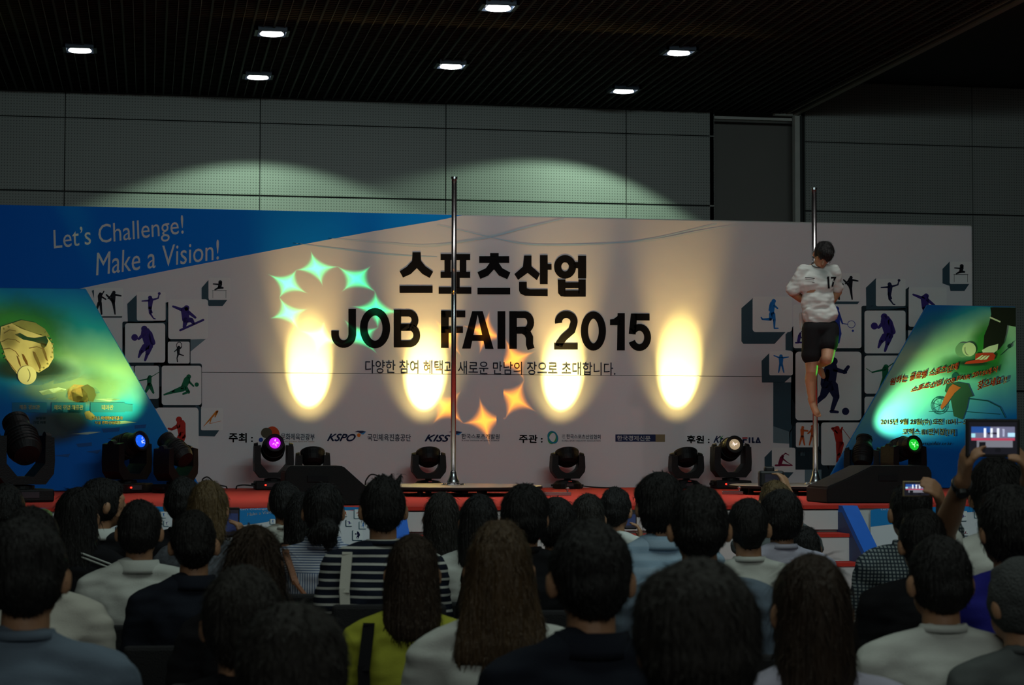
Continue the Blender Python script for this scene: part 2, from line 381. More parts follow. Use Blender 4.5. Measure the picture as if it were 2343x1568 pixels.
# blue field with a left-to-right print gradient of its own (flat ink, deeper at the left end)
bf = mat('backdrop_blue', (0.0, 0.13, 0.55), .65, spec=.1, var=.05, bump=.25, bscale=3.0)
N, L, b = nodes_of(bf)
tc = N.new('ShaderNodeTexCoord'); sp = N.new('ShaderNodeSeparateXYZ'); L.new(tc.outputs['Object'], sp.inputs[0])
mr = N.new('ShaderNodeMapRange'); mr.inputs[1].default_value = -1.6; mr.inputs[2].default_value = 3.2; L.new(sp.outputs[0], mr.inputs[0])
cr = N.new('ShaderNodeValToRGB'); cr.color_ramp.elements[0].color = (0.0, 0.15, 0.74, 1); cr.color_ramp.elements[1].color = (0.0, 0.30, 1.0, 1)
L.new(mr.outputs[0], cr.inputs[0]); L.new(cr.outputs[0], b.inputs['Base Color'])
edge = [(1058, 492.5), (1000, 505), (850, 530), (700, 558), (560, 585), (420, 612), (300, 636), (180, 661), (60, 690), (-90, 722)]
bp('blue_field', [[(-70, 467.5), (500, 479), (1058, 492.5)][::1] + edge[1:]], bf)
pale = flat('print_pale_blue', (0.50, 0.70, 0.82)); pale2 = flat('print_paler_blue', (0.68, 0.76, 0.80))
def curve(pts, n=16):
    out = []
    P = [pts[0]] + pts + [pts[-1]]
    for i in range(1, len(P) - 2):
        for k in range(n):
            t = k / n; a, b_, c, d = P[i - 1], P[i], P[i + 1], P[i + 2]
            out.append(tuple(.5 * ((2 * b_[j]) + (-a[j] + c[j]) * t + (2 * a[j] - 5 * b_[j] + 4 * c[j] - d[j]) * t * t + (-a[j] + 3 * b_[j] - 3 * c[j] + d[j]) * t ** 3) for j in (0, 1)))
    out.append(pts[-1]); return out
def swoosh(pts, w0, w1, w2):
    c = curve(pts); n = len(c)
    return stroke(c, [w0 + (w1 - w0) * min(1, 2 * i / n) if i < n / 2 else w1 + (w2 - w1) * (2 * i / n - 1) for i in range(n)])
bp('swoosh', swoosh([(670, 556), (780, 570), (900, 583), (1000, 588)], 1, 4, 1), pale)
bp('swoosh', swoosh([(750, 545), (880, 556), (990, 562), (1120, 540), (1290, 500)], 1, 7, 1), pale2, 1)
bp('swoosh', swoosh([(1000, 514), (1120, 542), (1220, 560), (1380, 558), (1500, 545), (1640, 512)], 1, 3.5, 1), pale, 2)
bp('swoosh', swoosh([(1000, 562), (1110, 545), (1200, 522), (1290, 501)], .5, 3, 1), pale, 3)
bp('swoosh', swoosh([(1330, 560), (1480, 552), (1600, 530), (1690, 515)], .5, 3, .5), pale2, 3)
# slogan
slog = flat('print_slogan', (0.72, 0.76, 0.78))
bt('slogan', "Let\u2019s Challenge!", [(122, 526), (419, 492), (421, 548), (124, 583)], slog, 3)
bt('slogan', "Make a Vision!", [(222, 578), (501, 548), (501, 594), (220, 631)], slog, 3)
# title
S = []
S += Z2(*[(994, 218), (1036, 218), (1038, 262), (1060, 290), (1100, 318), (1082, 350), (1045, 330), (1016, 300), (985, 330), (945, 348), (928, 316), (965, 292), (992, 262)]),
S += Z2((928, 390), (1097, 390), (1097, 427), (928, 427)),
S += [Z3((18, 227), (170, 227), (170, 258), (18, 258)), Z3((38, 258), (70, 258), (70, 320), (38, 320)), Z3((116, 258), (150, 258), (150, 320), (116, 320)),
      Z3((18, 318), (170, 318), (170, 350), (18, 350)), Z3((76, 350), (116, 350), (116, 400), (76, 400)), Z3((8, 397), (176, 397), (176, 431), (8, 431)),
      Z3((272, 222), (316, 222), (316, 240), (272, 240)), Z3((216, 238), (370, 238), (370, 273), (216, 273)),
      Z3((270, 272), (316, 272), (335, 300), (376, 322), (360, 356), (318, 338), (292, 306), (262, 338), (222, 355), (207, 320), (250, 300)),
      Z3((207, 400), (375, 400), (375, 434), (207, 434)),
      Z3((446, 235), (484, 235), (484, 290), (527, 328), (512, 362), (464, 324), (415, 360), (396, 330), (440, 292)),
      Z3((527, 233), (567, 233), (567, 278), (587, 278), (587, 308), (567, 308), (567, 382), (527, 382)),
      Z3((420, 370), (460, 370), (460, 402), (475, 408), (567, 408), (567, 443), (450, 441), (427, 430), (420, 415)),
      Z3((722, 236), (764, 236), (764, 352), (722, 352), (722, 300), (700, 300), (700, 268), (722, 268)),
      Z3((618, 358), (658, 358), (658, 446), (635, 444), (620, 428)), Z3((724, 358), (762, 358), (762, 446), (724, 446)),
      Z3((650, 372), (730, 372), (730, 402), (650, 402)), Z3((650, 413), (730, 413), (730, 446), (650, 446))]
ring = stroke([(656 + 38 * cos(2 * pi * i / 28), 293 + 42 * sin(2 * pi * i / 28)) for i in range(28)], 37, True)
S += [Z3(*q) for q in ring]
bp('title_lettering', S, print_black, 3)
J = []
def arc(cx, cy, rx, ry, a0, a1, n=12): return [(cx + rx * cos(radians(a0 + (a1 - a0) * i / n)), cy + ry * sin(radians(a0 + (a1 - a0) * i / n))) for i in range(n + 1)]
J += [Z2(*q) for q in stroke([(685, 508), (685, 640)] + arc(641, 640, 44, 49, 10, 180, 14)[1:] + [(597, 620)], 39)]
J += [Z2(*q) for q in stroke([(802 + 58 * cos(2 * pi * i / 36), 607 + 84 * sin(2 * pi * i / 36)) for i in range(36)], 39, True)]
J += [Z2((898, 512), (936, 512), (936, 706), (898, 706))]
J += [Z2(*q) for q in stroke([(930, 530), (975, 530)] + arc(975, 567, 32, 37, -85, 85, 10) + [(930, 604)], 35)]
J += [Z2(*q) for q in stroke([(930, 602), (978, 602)] + arc(978, 645, 38, 43, -85, 85, 10) + [(930, 688)], 35)]
J += [Z3((20, 517), (60, 517), (60, 709), (20, 709)), Z3((20, 517), (145, 517), (145, 552), (20, 552)), Z3((20, 598), (133, 598), (133, 632), (20, 632))]
J += [Z3((180, 520), (212, 520), (172, 712), (128, 712)), Z3((204, 520), (234, 520), (290, 714), (247, 713)), Z3((165, 642), (255, 642), (265, 672), (158, 672))]
J += [Z3((310, 520), (350, 520), (350, 713), (310, 713)), Z3((370, 520), (409, 520), (409, 713), (370, 713))]
J += [Z3(*q) for q in stroke([(405, 538), (448, 538)] + arc(448, 578, 32, 40, -85, 85, 10) + [(405, 618)], 35)]
J += [Z3(*q) for q in stroke([(440, 618), (462, 630), (474, 655), (474, 690), (482, 714)], 37)]
J += [Z3(*q) for q in stroke([(623, 582)] + arc(662, 575, 40, 38, 180, 375, 16) + [(690, 620), (650, 655), (628, 685), (624, 700)], 37)]
J += [Z3((600, 684), (721, 684), (721, 717), (600, 717))]
J += [Z3(*q) for q in stroke([(801 + 46 * cos(2 * pi * i / 36), 622 + 82 * sin(2 * pi * i / 36)) for i in range(36)], 37, True)]
J += [Z3((925, 530), (962, 530), (962, 721), (922, 721)), Z3((886, 563), (905, 560), (925, 545), (930, 530), (940, 592), (886, 592))]
J += [Z3((994, 532), (1089, 533), (1089, 568), (994, 567)), Z3((994, 532), (1026, 532), (1018, 640), (982, 636))]
J += [Z3(*q) for q in stroke([(1000, 625)] + arc(1037, 655, 42, 52, -125, 158, 20), 35)]
bp('title_lettering', J, print_black, 3)
ink = flat('print_ink_grey_blue', (0.06, 0.07, 0.11))
bt('subtitle', '다양한 참여 혜택과 새로운 만남의 장으로 초대합니다.', [(836, 824), (1408, 830), (1408, 860), (836, 854)], ink, 3, bold=.25)
# organisers' line
bt('organiser_text', '주최 :', [(524, 991), (578, 992), (578, 1013), (524, 1012)], print_black, 3, bold=.7)
bt('organiser_text', '문화체육관광부', [(643, 992), (720, 993), (720, 1008), (643, 1007)], ink, 3, bold=.15)
bt('organiser_text', 'Ministry of Culture, Sports and Tourism', [(644, 1009), (719, 1009), (719, 1013), (644, 1013)], flat('print_rust', (.35, .15, .08)), 3)
bp('logo_red_disc', [circ(623, 995, 17, 19)], flat('print_red_orange', (.65, .08, .02)), 2)
bp('logo_dark_disc', [circ(610, 991, 13, 12)], flat('print_olive', (.10, .08, .05)), 3)
bp('logo_blue_disc', [circ(597, 1007, 5)], flat('print_logo_blue', (.02, .06, .40)), 3)
nav = flat('print_navy', (0.02, 0.03, 0.10))
bt('organiser_text', 'KSPO', [(751, 993), (814, 994), (812, 1010), (749, 1009)], nav, 3, bold=.8, shear=.35)
bp('logo_swoosh', [[(811, 989), (818, 986), (830, 986), (838, 988), (826, 992), (818, 989)]], nav, 3)
bp('logo_swoosh', [[(824, 993), (838, 988), (831, 995)]], flat('print_sky', (.05, .30, .65)), 3)
bp('logo_dot', [circ(821, 996, 4.2)], flat('print_orange', (.85, .22, .03)), 4)
bt('organiser_text', '국민체육진흥공단', [(841, 993), (940, 994), (940, 1010), (841, 1009)], ink, 3, bold=.2)
bt('organiser_text', 'KISS', [(974, 995), (1030, 996), (1028, 1011), (972, 1010)], nav, 3, bold=.8, shear=.35)
bp('logo_swoosh', [[(1026, 989), (1036, 986), (1048, 987), (1058, 989), (1044, 994), (1036, 990)]], nav, 3)
bp('logo_swoosh', [[(1042, 995), (1058, 989), (1050, 996)]], MATS['print_sky'], 4)
bt('organiser_text', '한국스포츠개발원', [(1056, 993), (1143, 994), (1143, 1005), (1056, 1004)], ink, 3, bold=.15)
bt('organiser_text', 'Korea Institute of Sport Science', [(1057, 1006), (1142, 1006), (1142, 1011), (1057, 1011)], ink, 3)
bt('organiser_text', '주관 :', [(1188, 995), (1241, 996), (1241, 1014), (1188, 1013)], print_black, 3, bold=.7)
def rot_ring(cx, cy, rx, ry, a, w, n=28):
    P = []
    for i in range(n):
        u, v = rx * cos(2 * pi * i / n), ry * sin(2 * pi * i / n); P.append((cx + u * cos(a) - v * sin(a), cy + u * sin(a) + v * cos(a)))
    return stroke(P, w, True)
bp('logo_ring', rot_ring(1264, 1002, 13, 9, radians(-75), 3.4), flat('print_green', (.06, .38, .10)), 3)
bp('logo_ring', rot_ring(1265, 1001, 13.5, 10, radians(65), 3.4), flat('print_teal', (.02, .25, .38)), 4)
bt('organiser_text', '사단법인', [(1286, 994), (1293, 994), (1293, 1004), (1286, 1004)], ink, 3)
bt('organiser_text', '한국스포츠산업협회', [(1296, 994), (1374, 995), (1374, 1005), (1296, 1004)], ink, 3, bold=.15)
bt('organiser_text', 'KOREA SPORT INDUSTRY ASSOCIATION', [(1286, 1007), (1374, 1007), (1374, 1011), (1286, 1011)], ink, 3)
bp('logo_block', [qrect(1408, 994.5, 1500, 1011)], nav, 2); bp('logo_block', [qrect(1500, 994.5, 1521.5, 1011.5)], flat('print_tan', (.28, .22, .12)), 2)
bt('organiser_text', '한국경제신문', [(1412, 997), (1488, 998), (1488, 1009), (1412, 1008)], print_white, 3, bold=.2)
bt('organiser_text', '후원 :', [(1572, 997), (1623, 998), (1623, 1015), (1572, 1014)], print_black, 3, bold=.7)
bt('organiser_text', 'Ktoto', [(1635, 998), (1682, 1000), (1680, 1014), (1633, 1013)], nav, 3, bold=.6, shear=.35)
bp('logo_swoosh', [[(1647, 1002), (1656, 996), (1648, 1006)]], MATS['print_green'], 4)
# the FILA wordmark
fr = flat('print_fila_red', (.55, .02, .03))
F = [qrect(1699, 1006, 1703, 1014), qrect(1699, 1005, 1709, 1008.5), qrect(1713, 1001, 1717, 1014), qrect(1720, 1001, 1724, 1014), qrect(1720, 1010.5, 1727, 1014),
     [(1728, 1014), (1733, 1001), (1736, 1001), (1741, 1014), (1737, 1014), (1734.5, 1007), (1732, 1014)], qrect(1728.5, 1011, 1740, 1013.8)]
bp('logo_lettering', F, nav, 3); bp('logo_lettering', [qrect(1698.5, 1001, 1710.5, 1004.2)], fr, 3)

# ---- little athletes: limbs as tapered capsules in a unit box (y down)
FIG = dict(
 karate=[('c', .22, .22, .06), (.20, .28, .20, .52, .15, .11), (.17, .52, .06, .86, .10, .06), (.22, .52, .26, .92, .10, .06), (.24, .30, .40, .40, .06, .05), (.24, .30, .34, .12, .05, .04),
         ('c', .68, .16, .06), (.66, .24, .66, .50, .17, .13), (.62, .44, .42, .24, .10, .05), (.66, .48, .72, .92, .11, .05), (.72, .24, .92, .28, .07, .05), (.60, .26, .48, .38, .06, .04)],
 handball=[('c', .46, .20, .07), (.48, .28, .46, .54, .18, .13), (.44, .30, .18, .32, .07, .04), (.54, .28, .74, .22, .07, .05), (.74, .22, .78, .06, .05, .04), ('c', .78, .06, .05), (.46, .54, .46, .74, .13, .08), (.46, .74, .58, .92, .07, .04), (.58, .92, .64, .94, .05, .04), (.44, .56, .52, .72, .10, .06)],
 snowboard=[('c', .46, .22, .07), (.42, .28, .44, .52, .20, .18), (.38, .28, .12, .18, .09, .05), (.50, .32, .68, .46, .09, .06), (.44, .52, .58, .52, .15, .11), (.58, .52, .64, .62, .11, .07), (.44, .54, .40, .70, .13, .08), (.30, .78, .88, .52, .055, .055)],
 basketball=[('c', .48, .14, .08), (.52, .24, .60, .56, .26, .22), (.46, .28, .34, .40, .10, .06), ('c', .24, .36, .085), (.50, .60, .40, .72, .17, .11), (.40, .72, .34, .86, .10, .05), (.60, .60, .56, .76, .18, .11), (.56, .76, .50, .94, .09, .06), (.62, .26, .70, .50, .12, .12)],
 skater=[('c', .50, .26, .07), (.48, .32, .48, .56, .15, .11), ('r', .52, .18, .12, .16, .03), (.44, .34, .30, .46, .06, .04), (.54, .32, .64, .22, .05, .03), (.48, .56, .72, .64, .09, .04), (.48, .56, .42, .76, .09, .05), (.42, .76, .44, .92, .05, .05)],
 fencer=[('c', .56, .30, .07), (.54, .36, .54, .60, .17, .15), (.54, .60, .40, .90, .16, .08), (.56, .60, .68, .90, .16, .08), (.54, .36, .20, .44, .06, .04), (.60, .30, .90, .10, .03, .02), (.20, .44, .05, .34, .02, .015)],
 volleyball=[('c', .68, .28, .06), (.64, .36, .54, .58, .17, .14), (.54, .58, .30, .66, .15, .09), (.30, .66, .06, .74, .08, .04), (.60, .56, .68, .68, .11, .07), (.68, .66, .54, .72, .07, .05), (.68, .40, .80, .52, .06, .04), ('c', .88, .48, .055)],
 batter=[('c', .46, .20, .08), (.52, .30, .56, .56, .24, .18), (.44, .34, .24, .42, .11, .07), (.24, .42, .14, .40, .07, .05), (.56, .56, .52, .74, .20, .12), (.52, .74, .74, .88, .11, .07), (.74, .86, .80, .96, .08, .05), (.50, .58, .36, .74, .14, .08)],
 sailing=[(.72, .16, .34, .58, .10, .06), (.76, .14, .64, .40, .08, .05), (.34, .58, .12, .82, .06, .02), (.46, .46, .40, .70, .07, .03), (.40, .70, .92, .58, .02, .015)],
 runner=[('c', .56, .10, .07), (.52, .18, .50, .46, .17, .14), (.46, .22, .42, .38, .08, .05), (.58, .24, .68, .32, .06, .05), (.48, .50, .46, .66, .14, .09), (.46, .66, .20, .66, .09, .05), (.54, .50, .58, .70, .14, .09), (.58, .70, .58, .92, .08, .05), (.58, .94, .70, .94, .05, .04), (.20, .66, .16, .60, .05, .04)],
 tennis=[('c', .40, .08, .07), (.40, .17, .42, .46, .17, .14), (.42, .46, .38, .70, .14, .09), (.38, .70, .42, .94, .08, .05), (.44, .46, .50, .70, .10, .07), (.50, .70, .46, .92, .06, .04), (.46, .20, .56, .44, .07, .04), (.56, .44, .70, .46, .02, .02), ('r', .80, .46, .10, .09, .015), ('c', .84, .62, .03)],
 skier=[('c', .50, .20, .07), (.50, .28, .50, .54, .20, .15), (.46, .28, .20, .18, .07, .04), (.54, .28, .82, .24, .07, .04), (.46, .56, .40, .88, .09, .05), (.54, .56, .62, .88, .09, .05)],
 soccer=[('c', .58, .14, .06), (.54, .24, .52, .50, .20, .16), (.60, .26, .76, .30, .07, .05), (.74, .30, .80, .22, .06, .05), (.48, .50, .42, .64, .16, .10), (.42, .64, .30, .76, .09, .05), (.56, .50, .62, .66, .17, .10), (.62, .66, .56, .84, .09, .06), (.54, .87, .64, .88, .05, .04), ('c', .76, .87, .055), (.46, .30, .44, .48, .12, .12)],
 boxing=[('c', .30, .20, .06), (.28, .30, .28, .56, .16, .12), (.26, .56, .16, .90, .10, .06), (.30, .56, .38, .90, .10, .06), (.32, .32, .52, .34, .08, .07), ('c', .72, .16, .06), (.74, .28, .74, .54, .18, .13), (.70, .54, .60, .90, .10, .06), (.78, .54, .88, .90, .10, .06), (.70, .30, .54, .44, .08, .07)],
 golfer=[('c', .38, .14, .06), (.40, .24, .44, .50, .20, .16), (.36, .24, .26, .14, .07, .05), (.26, .14, .36, .12, .05, .04), (.46, .22, .50, .12, .06, .04), (.42, .50, .40, .74, .14, .08), (.40, .74, .38, .92, .07, .05), (.48, .50, .44, .74, .13, .08), (.44, .74, .48, .92, .07, .05), (.52, .16, .78, .50, .015, .012)],
 rower=[('c', .46, .34, .06), (.42, .42, .34, .66, .17, .15), (.34, .70, .86, .72, .10, .05), (.16, .72, .34, .72, .08, .08), (.46, .44, .66, .60, .06, .04), (.40, .38, .58, .22, .05, .04), (.58, .22, .72, .30, .04, .03), (.50, .50, .84, .70, .03, .03)],
 hurdle=[('c', .54, .20, .09), (.54, .28, .50, .44, .18, .15), (.46, .30, .22, .28, .07, .05), (.50, .44, .66, .46, .13, .08), (.46, .46, .30, .54, .10, .06), (.18, .58, .82, .58, .02, .02), (.20, .58, .20, .92, .015, .015), (.80, .58, .80, .92, .015, .015)],
)
def fig_polys(kind, x0, y0, x1, y1):
    w, h = x1 - x0, y1 - y0; s = (w + h) / 2; out = []
    for g in FIG[kind]:
        if g[0] == 'c': out.append(circ(x0 + g[1] * w, y0 + g[2] * h, g[3] * s, n=14))
        elif g[0] == 'r': out += stroke([(x0 + (g[1] + g[3] * cos(2 * pi * i / 16)) * w, y0 + (g[2] + g[4] * sin(2 * pi * i / 16)) * h) for i in range(16)], g[5] * s, True)
        else: out.append(cap2(x0 + g[0] * w, y0 + g[1] * h, x0 + g[2] * w, y0 + g[3] * h, g[4] * s, g[5] * s, 4))
    return out
IC = dict(k=flat('figure_black', (.012, .014, .02)), v=flat('figure_violet', (.05, .03, .22)), n=flat('figure_navy', (.015, .018, .07)), g=flat('figure_green', (.01, .16, .07)),
          r=flat('figure_red', (.52, .03, .02)), o=flat('figure_orange', (.75, .22, .02)), b=flat('figure_blue', (.02, .20, .60)), u=flat('figure_royal', (.03, .06, .40)), m=flat('figure_maroon', (.22, .01, .05)), s=flat('figure_red_orange', (.70, .13, .03)))
tile_w = flat('tile_white', (.86, .86, .85)); shade = flat('tile_printed_side', (.045, .09, .12)); shade2 = flat('tile_printed_side_deep', (.02, .035, .045)); shade3 = flat('tile_printed_side_fade', (.17, .25, .29))
def sides(polys, m=shade, lay=2): bp('tile_side_print', polys, m, lay)
# left cluster
sides([rrect(280, 736, 384, 838, 4), [(352, 700), (390, 690), (390, 840), (352, 840)], rrect(306, 836, 373, 935, 4), rrect(362, 832, 462, 933, 5), [(378, 776), (436, 776), (436, 838), (378, 838)], [(212, 724), (280, 722), (279, 727), (216, 727)]], shade2)
sides([Z1((652, 572), (700, 526), (705, 650), (715, 658), (848, 655), (848, 674), (655, 674)), Z1((845, 580), (866, 560), (866, 760), (845, 760)), Z1((1033, 490), (1070, 448), (1070, 552), (1165, 552), (1140, 584), (1070, 584), (1055, 552), (1033, 548)), Z1((1018, 1120), (1034, 1108), (1034, 1215), (1125, 1218), (1100, 1252), (1018, 1250)),
       Z1((630, 700), (644, 680), (644, 870), (630, 830)), Z1((632, 500), (482, 500), (482, 545), (470, 505)), Z1((1000, 1090), (1031, 1092), (1031, 1120), (1010, 1120))])
sides([Z1((975, 755), (1055, 752), (975, 818)), Z1((880, 1357), (1017, 1357), (990, 1380), (960, 1380))], shade3)
def tile(x0, y0, x1, y1, kind, c, r=5, poly=None, fit=None):
    t = bp('tile', [poly or rrect(x0, y0, x1, y1, r)], tile_w, 3)
    if kind:
        f = fit or (x0, y0, x1, y1)
        print_polys('figure', BD, fig_polys(kind, *f), IC[c], 4, None).parent = t
        o = t.children[0]; o.matrix_parent_inverse = Matrix(); 
    return t
tile(215, 659, 282, 724, 'karate', 'k', 4); tile(237, 730, 279, 836, None, None, 4); tile(313, 668, 379, 734, 'handball', 'v', 4); tile(385, 685, 476, 776, 'snowboard', 'v', 6)
tile(477, 636, 527, 686, 'hurdle', 'k', 4); tile(286, 740, 378, 830, 'basketball', 'v', 6); tile(384, 782, 434, 832, 'skater', 'k', 4); tile(308, 837, 364, 913, 'fencer', 'g', 5, fit=(306, 845, 372, 905))
tile(370, 837, 461, 927, 'volleyball', 'g', 6); tile(357, 933, 454, 1046, 'batter', 'r', 7, fit=(375, 940, 450, 1042)); tile(460, 934, 510, 985, 'sailing', 'o', 3)
# right cluster
sides([rrect(1810, 792, 1978, 975, 6), rrect(1970, 700, 2078, 1062, 6), [(1812, 750), (1980, 790), (1980, 1075), (1812, 1075)], Z4((705, 700), (1060, 700), (1060, 735), (705, 735)), Z4((1050, 560), (1075, 540), (1075, 1100), (1050, 1100)), Z4((850, 1300), (1000, 1300), (960, 1400), (850, 1400)), Z5((470, 300), (490, 285), (490, 500), (470, 500)), [(2070, 740), (2100, 744), (2095, 756), (2070, 756)]], shade2)
sides([Z4((440, 505), (499, 453), (499, 610), (515, 625), (668, 625), (610, 688), (450, 688), (440, 675)), Z4((543, 775), (585, 733), (585, 848), (700, 850), (660, 886), (545, 886)), Z4((558, 1270), (599, 1228), (599, 1345), (707, 1347), (680, 1377), (560, 1395)),
       Z4((666, 640), (706, 596), (706, 725), (666, 720)), Z5((248, 290), (305, 236), (305, 380), (320, 395), (470, 395), (470, 412), (250, 412)), Z5((677, 185), (718, 143), (718, 255), (730, 268), (828, 268), (800, 309), (722, 309), (716, 280), (677, 266)), Z4((905, 470), (1045, 471), (1035, 484), (905, 484)),
       Z4((685, 1140), (722, 1092), (722, 1220), (685, 1220))])
sides([Z4((603, 885), (718, 885), (718, 1110), (690, 1140), (603, 1110))], shade)
sides([Z4((603, 1110), (690, 1140), (686, 1200), (603, 1195)), Z4((765, 1230), (850, 1230), (850, 1396), (765, 1396)), Z4((718, 1225), (765, 1225), (765, 1262), (718, 1262))], shade3)
tile(1722, 679, 1812, 760, 'runner', 'b', 7, fit=(1730, 682, 1802, 756)); tile(1903, 625, 1968, 690, 'karate', 'k', 4); tile(2004, 638, 2072, 701, 'handball', 'n', 4); tile(2173, 599, 2224, 650, 'hurdle', 'k', 3)
tile(2079, 658, 2166, 748, 'snowboard', 'v', 5); tile(1815, 697, 1971, 797, 'tennis', 'u', 5, fit=(1880, 700, 1965, 792)); tile(1978, 711, 2072, 809, 'basketball', 'v', 6); tile(1760, 804, 1814, 859, 'skier', 'b', 4)
tile(1820, 805, 1971, 962, 'soccer', 'n', 8); tile(1978, 814, 2066, 901, 'fencer', 'g', 6); tile(1978, 908, 2060, 962, None, None, 5); tile(1821, 967, 1873, 1024, 'boxing', 's', 4); tile(1879, 967, 1975, 1065, 'golfer', 'r', 6); tile(1766, 1025, 1820, 1081, 'rower', 'm', 4)
bp('figure', fig_polys('rower', 1815, 745, 1850, 800), IC['v'], 5)
# ------------------------------------------------------------------ slanted posters standing on the stage
def poster_mat(name, stops, ax, lo, hi):
    m = mat(name, (0, .1, .4), .6, bump=.2, bscale=3, spec=.15); N, L, b = nodes_of(m)
    tc = N.new('ShaderNodeTexCoord'); vm = N.new('ShaderNodeVectorMath'); vm.operation = 'DOT_PRODUCT'; vm.inputs[1].default_value = ax; L.new(tc.outputs['Object'], vm.inputs[0])
    nz = N.new('ShaderNodeTexNoise'); nz.inputs['Scale'].default_value = 1.6; nz.inputs['Detail'].default_value = 5; L.new(tc.outputs['Object'], nz.inputs['Vector'])
    ma = N.new('ShaderNodeMath'); ma.operation = 'MULTIPLY_ADD'; ma.inputs[1].default_value = .35; L.new(nz.outputs['Fac'], ma.inputs[0]); L.new(vm.outputs['Value'], ma.inputs[2])
    mr = N.new('ShaderNodeMapRange'); mr.inputs[1].default_value = lo + .17; mr.inputs[2].default_value = hi + .17; L.new(ma.outputs[0], mr.inputs[0])
    cr = N.new('ShaderNodeValToRGB'); e = cr.color_ramp.elements
    while len(e) < len(stops): e.new(.5)
    for i, (p, c) in enumerate(stops): e[i].position = p; e[i].color = (*c, 1)
    L.new(mr.outputs[0], cr.inputs[0]); L.new(cr.outputs[0], b.inputs['Base Color']); return m
YL, YR = 19.85, 20.27
def poster(Y, quad, m, name_label, lay_thick=.05):
    """quad px outline on the plane y=Y"""
    c = aty(sum(p[0] for p in quad) / 4, 900, Y)
    t = empty('slanted_poster', (c.x, Y, STAGE_Z), label=name_label, cat='poster')
    bm = bmesh.new(); pts = []
    for x, y, fl in quad:
        p = aty(x, y, Y)
        if fl: p.z = STAGE_Z + .012
        pts.append(p)
    prism(bm, pts, (0, lay_thick, 0)); kid(link('board', bm2me(bm), m), t)
    bm = bmesh.new()
    for i in range(len(pts)): 
        a, b_ = pts[i], pts[(i + 1) % len(pts)]
        cyl(bm, a + Vector((0, .025, 0)), b_ + Vector((0, .025, 0)), .008, .008, 6)
    kid(link('edge_strip', bm2me(bm), flat('poster_edge_blue', (.03, .22, .55))), t)
    return t
pmL = poster_mat('poster_print_left', [(0, (.0, .14, .62)), (.30, (.01, .24, .60)), (.46, (.30, .50, .40)), (.60, (.01, .24, .50)), (.78, (.0, .10, .66)), (1, (.0, .09, .66))], (.25, 0, 1), 1.2, 3.3)
pmR = poster_mat('poster_print_lit_right', [(0, (.0, .14, .60)), (.25, (.16, .46, .46)), (.5, (.42, .62, .42)), (.66, (.02, .24, .40)), (.8, (.0, .09, .60)), (1, (.0, .08, .60))], (-.3, 0, 1), -.9, 1.0)  # print colours, with the lamp's greenish pool of light painted into the pale middle
PL = Plane(YL); PR = Plane(YR)
pL = poster(YL, [(-420, 655, 0), (195, 662, 0), (461, 1122, 1), (-420, 1122, 1)], pmL, 'left slanted poster printed with a baseball glove on blue')
pR = poster(YR, [(2123, 699, 0), (2324, 703, 0), (2328, 1120, 1), (1886, 1120, 1)], pmR, 'right slanted poster printed with a footballer and red script')
def lp(name, polys, m, lay=1): return kid(print_polys(name, PL, polys, m, lay), pL)
def rp(name, polys, m, lay=1): return kid(print_polys(name, PR, polys, m, lay), pR)
cream = mat('print_glove_cream', (.62, .50, .28), .5, var=.25, vscale=8); creams = mat('print_glove_tan', (.24, .22, .08), .5, var=.3, vscale=9); dk = flat('print_shadow_green', (.015, .05, .04)); ballw = flat('print_ball', (.72, .66, .46))
teal_dk = flat('print_dark_teal', (.01, .07, .08)); field = mat('print_grass', (.02, .16, .05), .5, var=.5, vscale=5, stretch=(1, 1, 5))
soft_blob('field_print', PL, 40, 770, 190, 130, (.02, .20, .04), 1, pL, .9, grain=.3)
soft_blob('glove_shadow', PL, 70, 846, 130, 36, (.01, .03, .02), 2, pL, .95)
soft_blob('haze_print', PL, 170, 890, 210, 70, (.30, .42, .22), 2, pL, .6, grain=.4)
lp('glove', [Z1((5, 690), (60, 672), (110, 690), (175, 720), (235, 735), (270, 780), (275, 850), (248, 895), (200, 925), (170, 915), (165, 960), (110, 960), (90, 935), (65, 905), (35, 860), (15, 800), (0, 760))], cream, 3)
lp('glove', [Z1((60, 672), (110, 655), (180, 668), (230, 700), (250, 730), (240, 745), (175, 722), (110, 700))], creams, 3)
lp('glove_opening', [Z1((76, 730), (104, 722), (140, 742), (178, 748), (236, 738), (248, 762), (236, 792), (206, 776), (168, 764), (120, 756))], dk, 4)
lp('glove_opening', [Z1((206, 770), (240, 780), (226, 800), (212, 790))], dk, 4)
slot = flat('print_slot_brown', (.16, .07, .02))
for q in (((112, 828), (122, 832), (140, 866), (146, 890), (136, 884), (120, 856)), ((168, 816), (180, 820), (196, 852), (210, 890), (206, 912), (194, 884), (176, 846)), ((212, 786), (222, 790), (236, 826), (246, 868), (236, 858), (222, 824)), ((86, 838), (92, 842), (104, 872), (108, 896), (98, 880))):
    lp('glove_slot', [Z1(*q)], slot, 4)
lp('glove_fold', [q for pts in (Z1((12, 806), (50, 800), (80, 816), (98, 842)), Z1((8, 768), (40, 752), (78, 756), (100, 770)), Z1((28, 850), (52, 880), (84, 922)), Z1((20, 724), (50, 706), (82, 712)), Z1((150, 800), (190, 792), (226, 806))) for q in stroke(pts, 1.3)], slot, 4)
soft_blob('glove_shade', PL, 22, 772, 30, 40, (.16, .13, .05), 5, pL, .55)
soft_blob('glove_shade', PL, 92, 812, 26, 40, (.22, .17, .07), 5, pL, .5)
lp('glove_lacing', [circ(x, y, 2.2, n=8) for x, y in Z1((20, 700), (45, 690), (235, 720), (250, 738), (262, 756), (270, 778), (272, 800), (270, 822), (264, 845), (20, 830), (28, 850), (245, 880), (225, 900), (208, 898), (205, 915))], creams, 4)
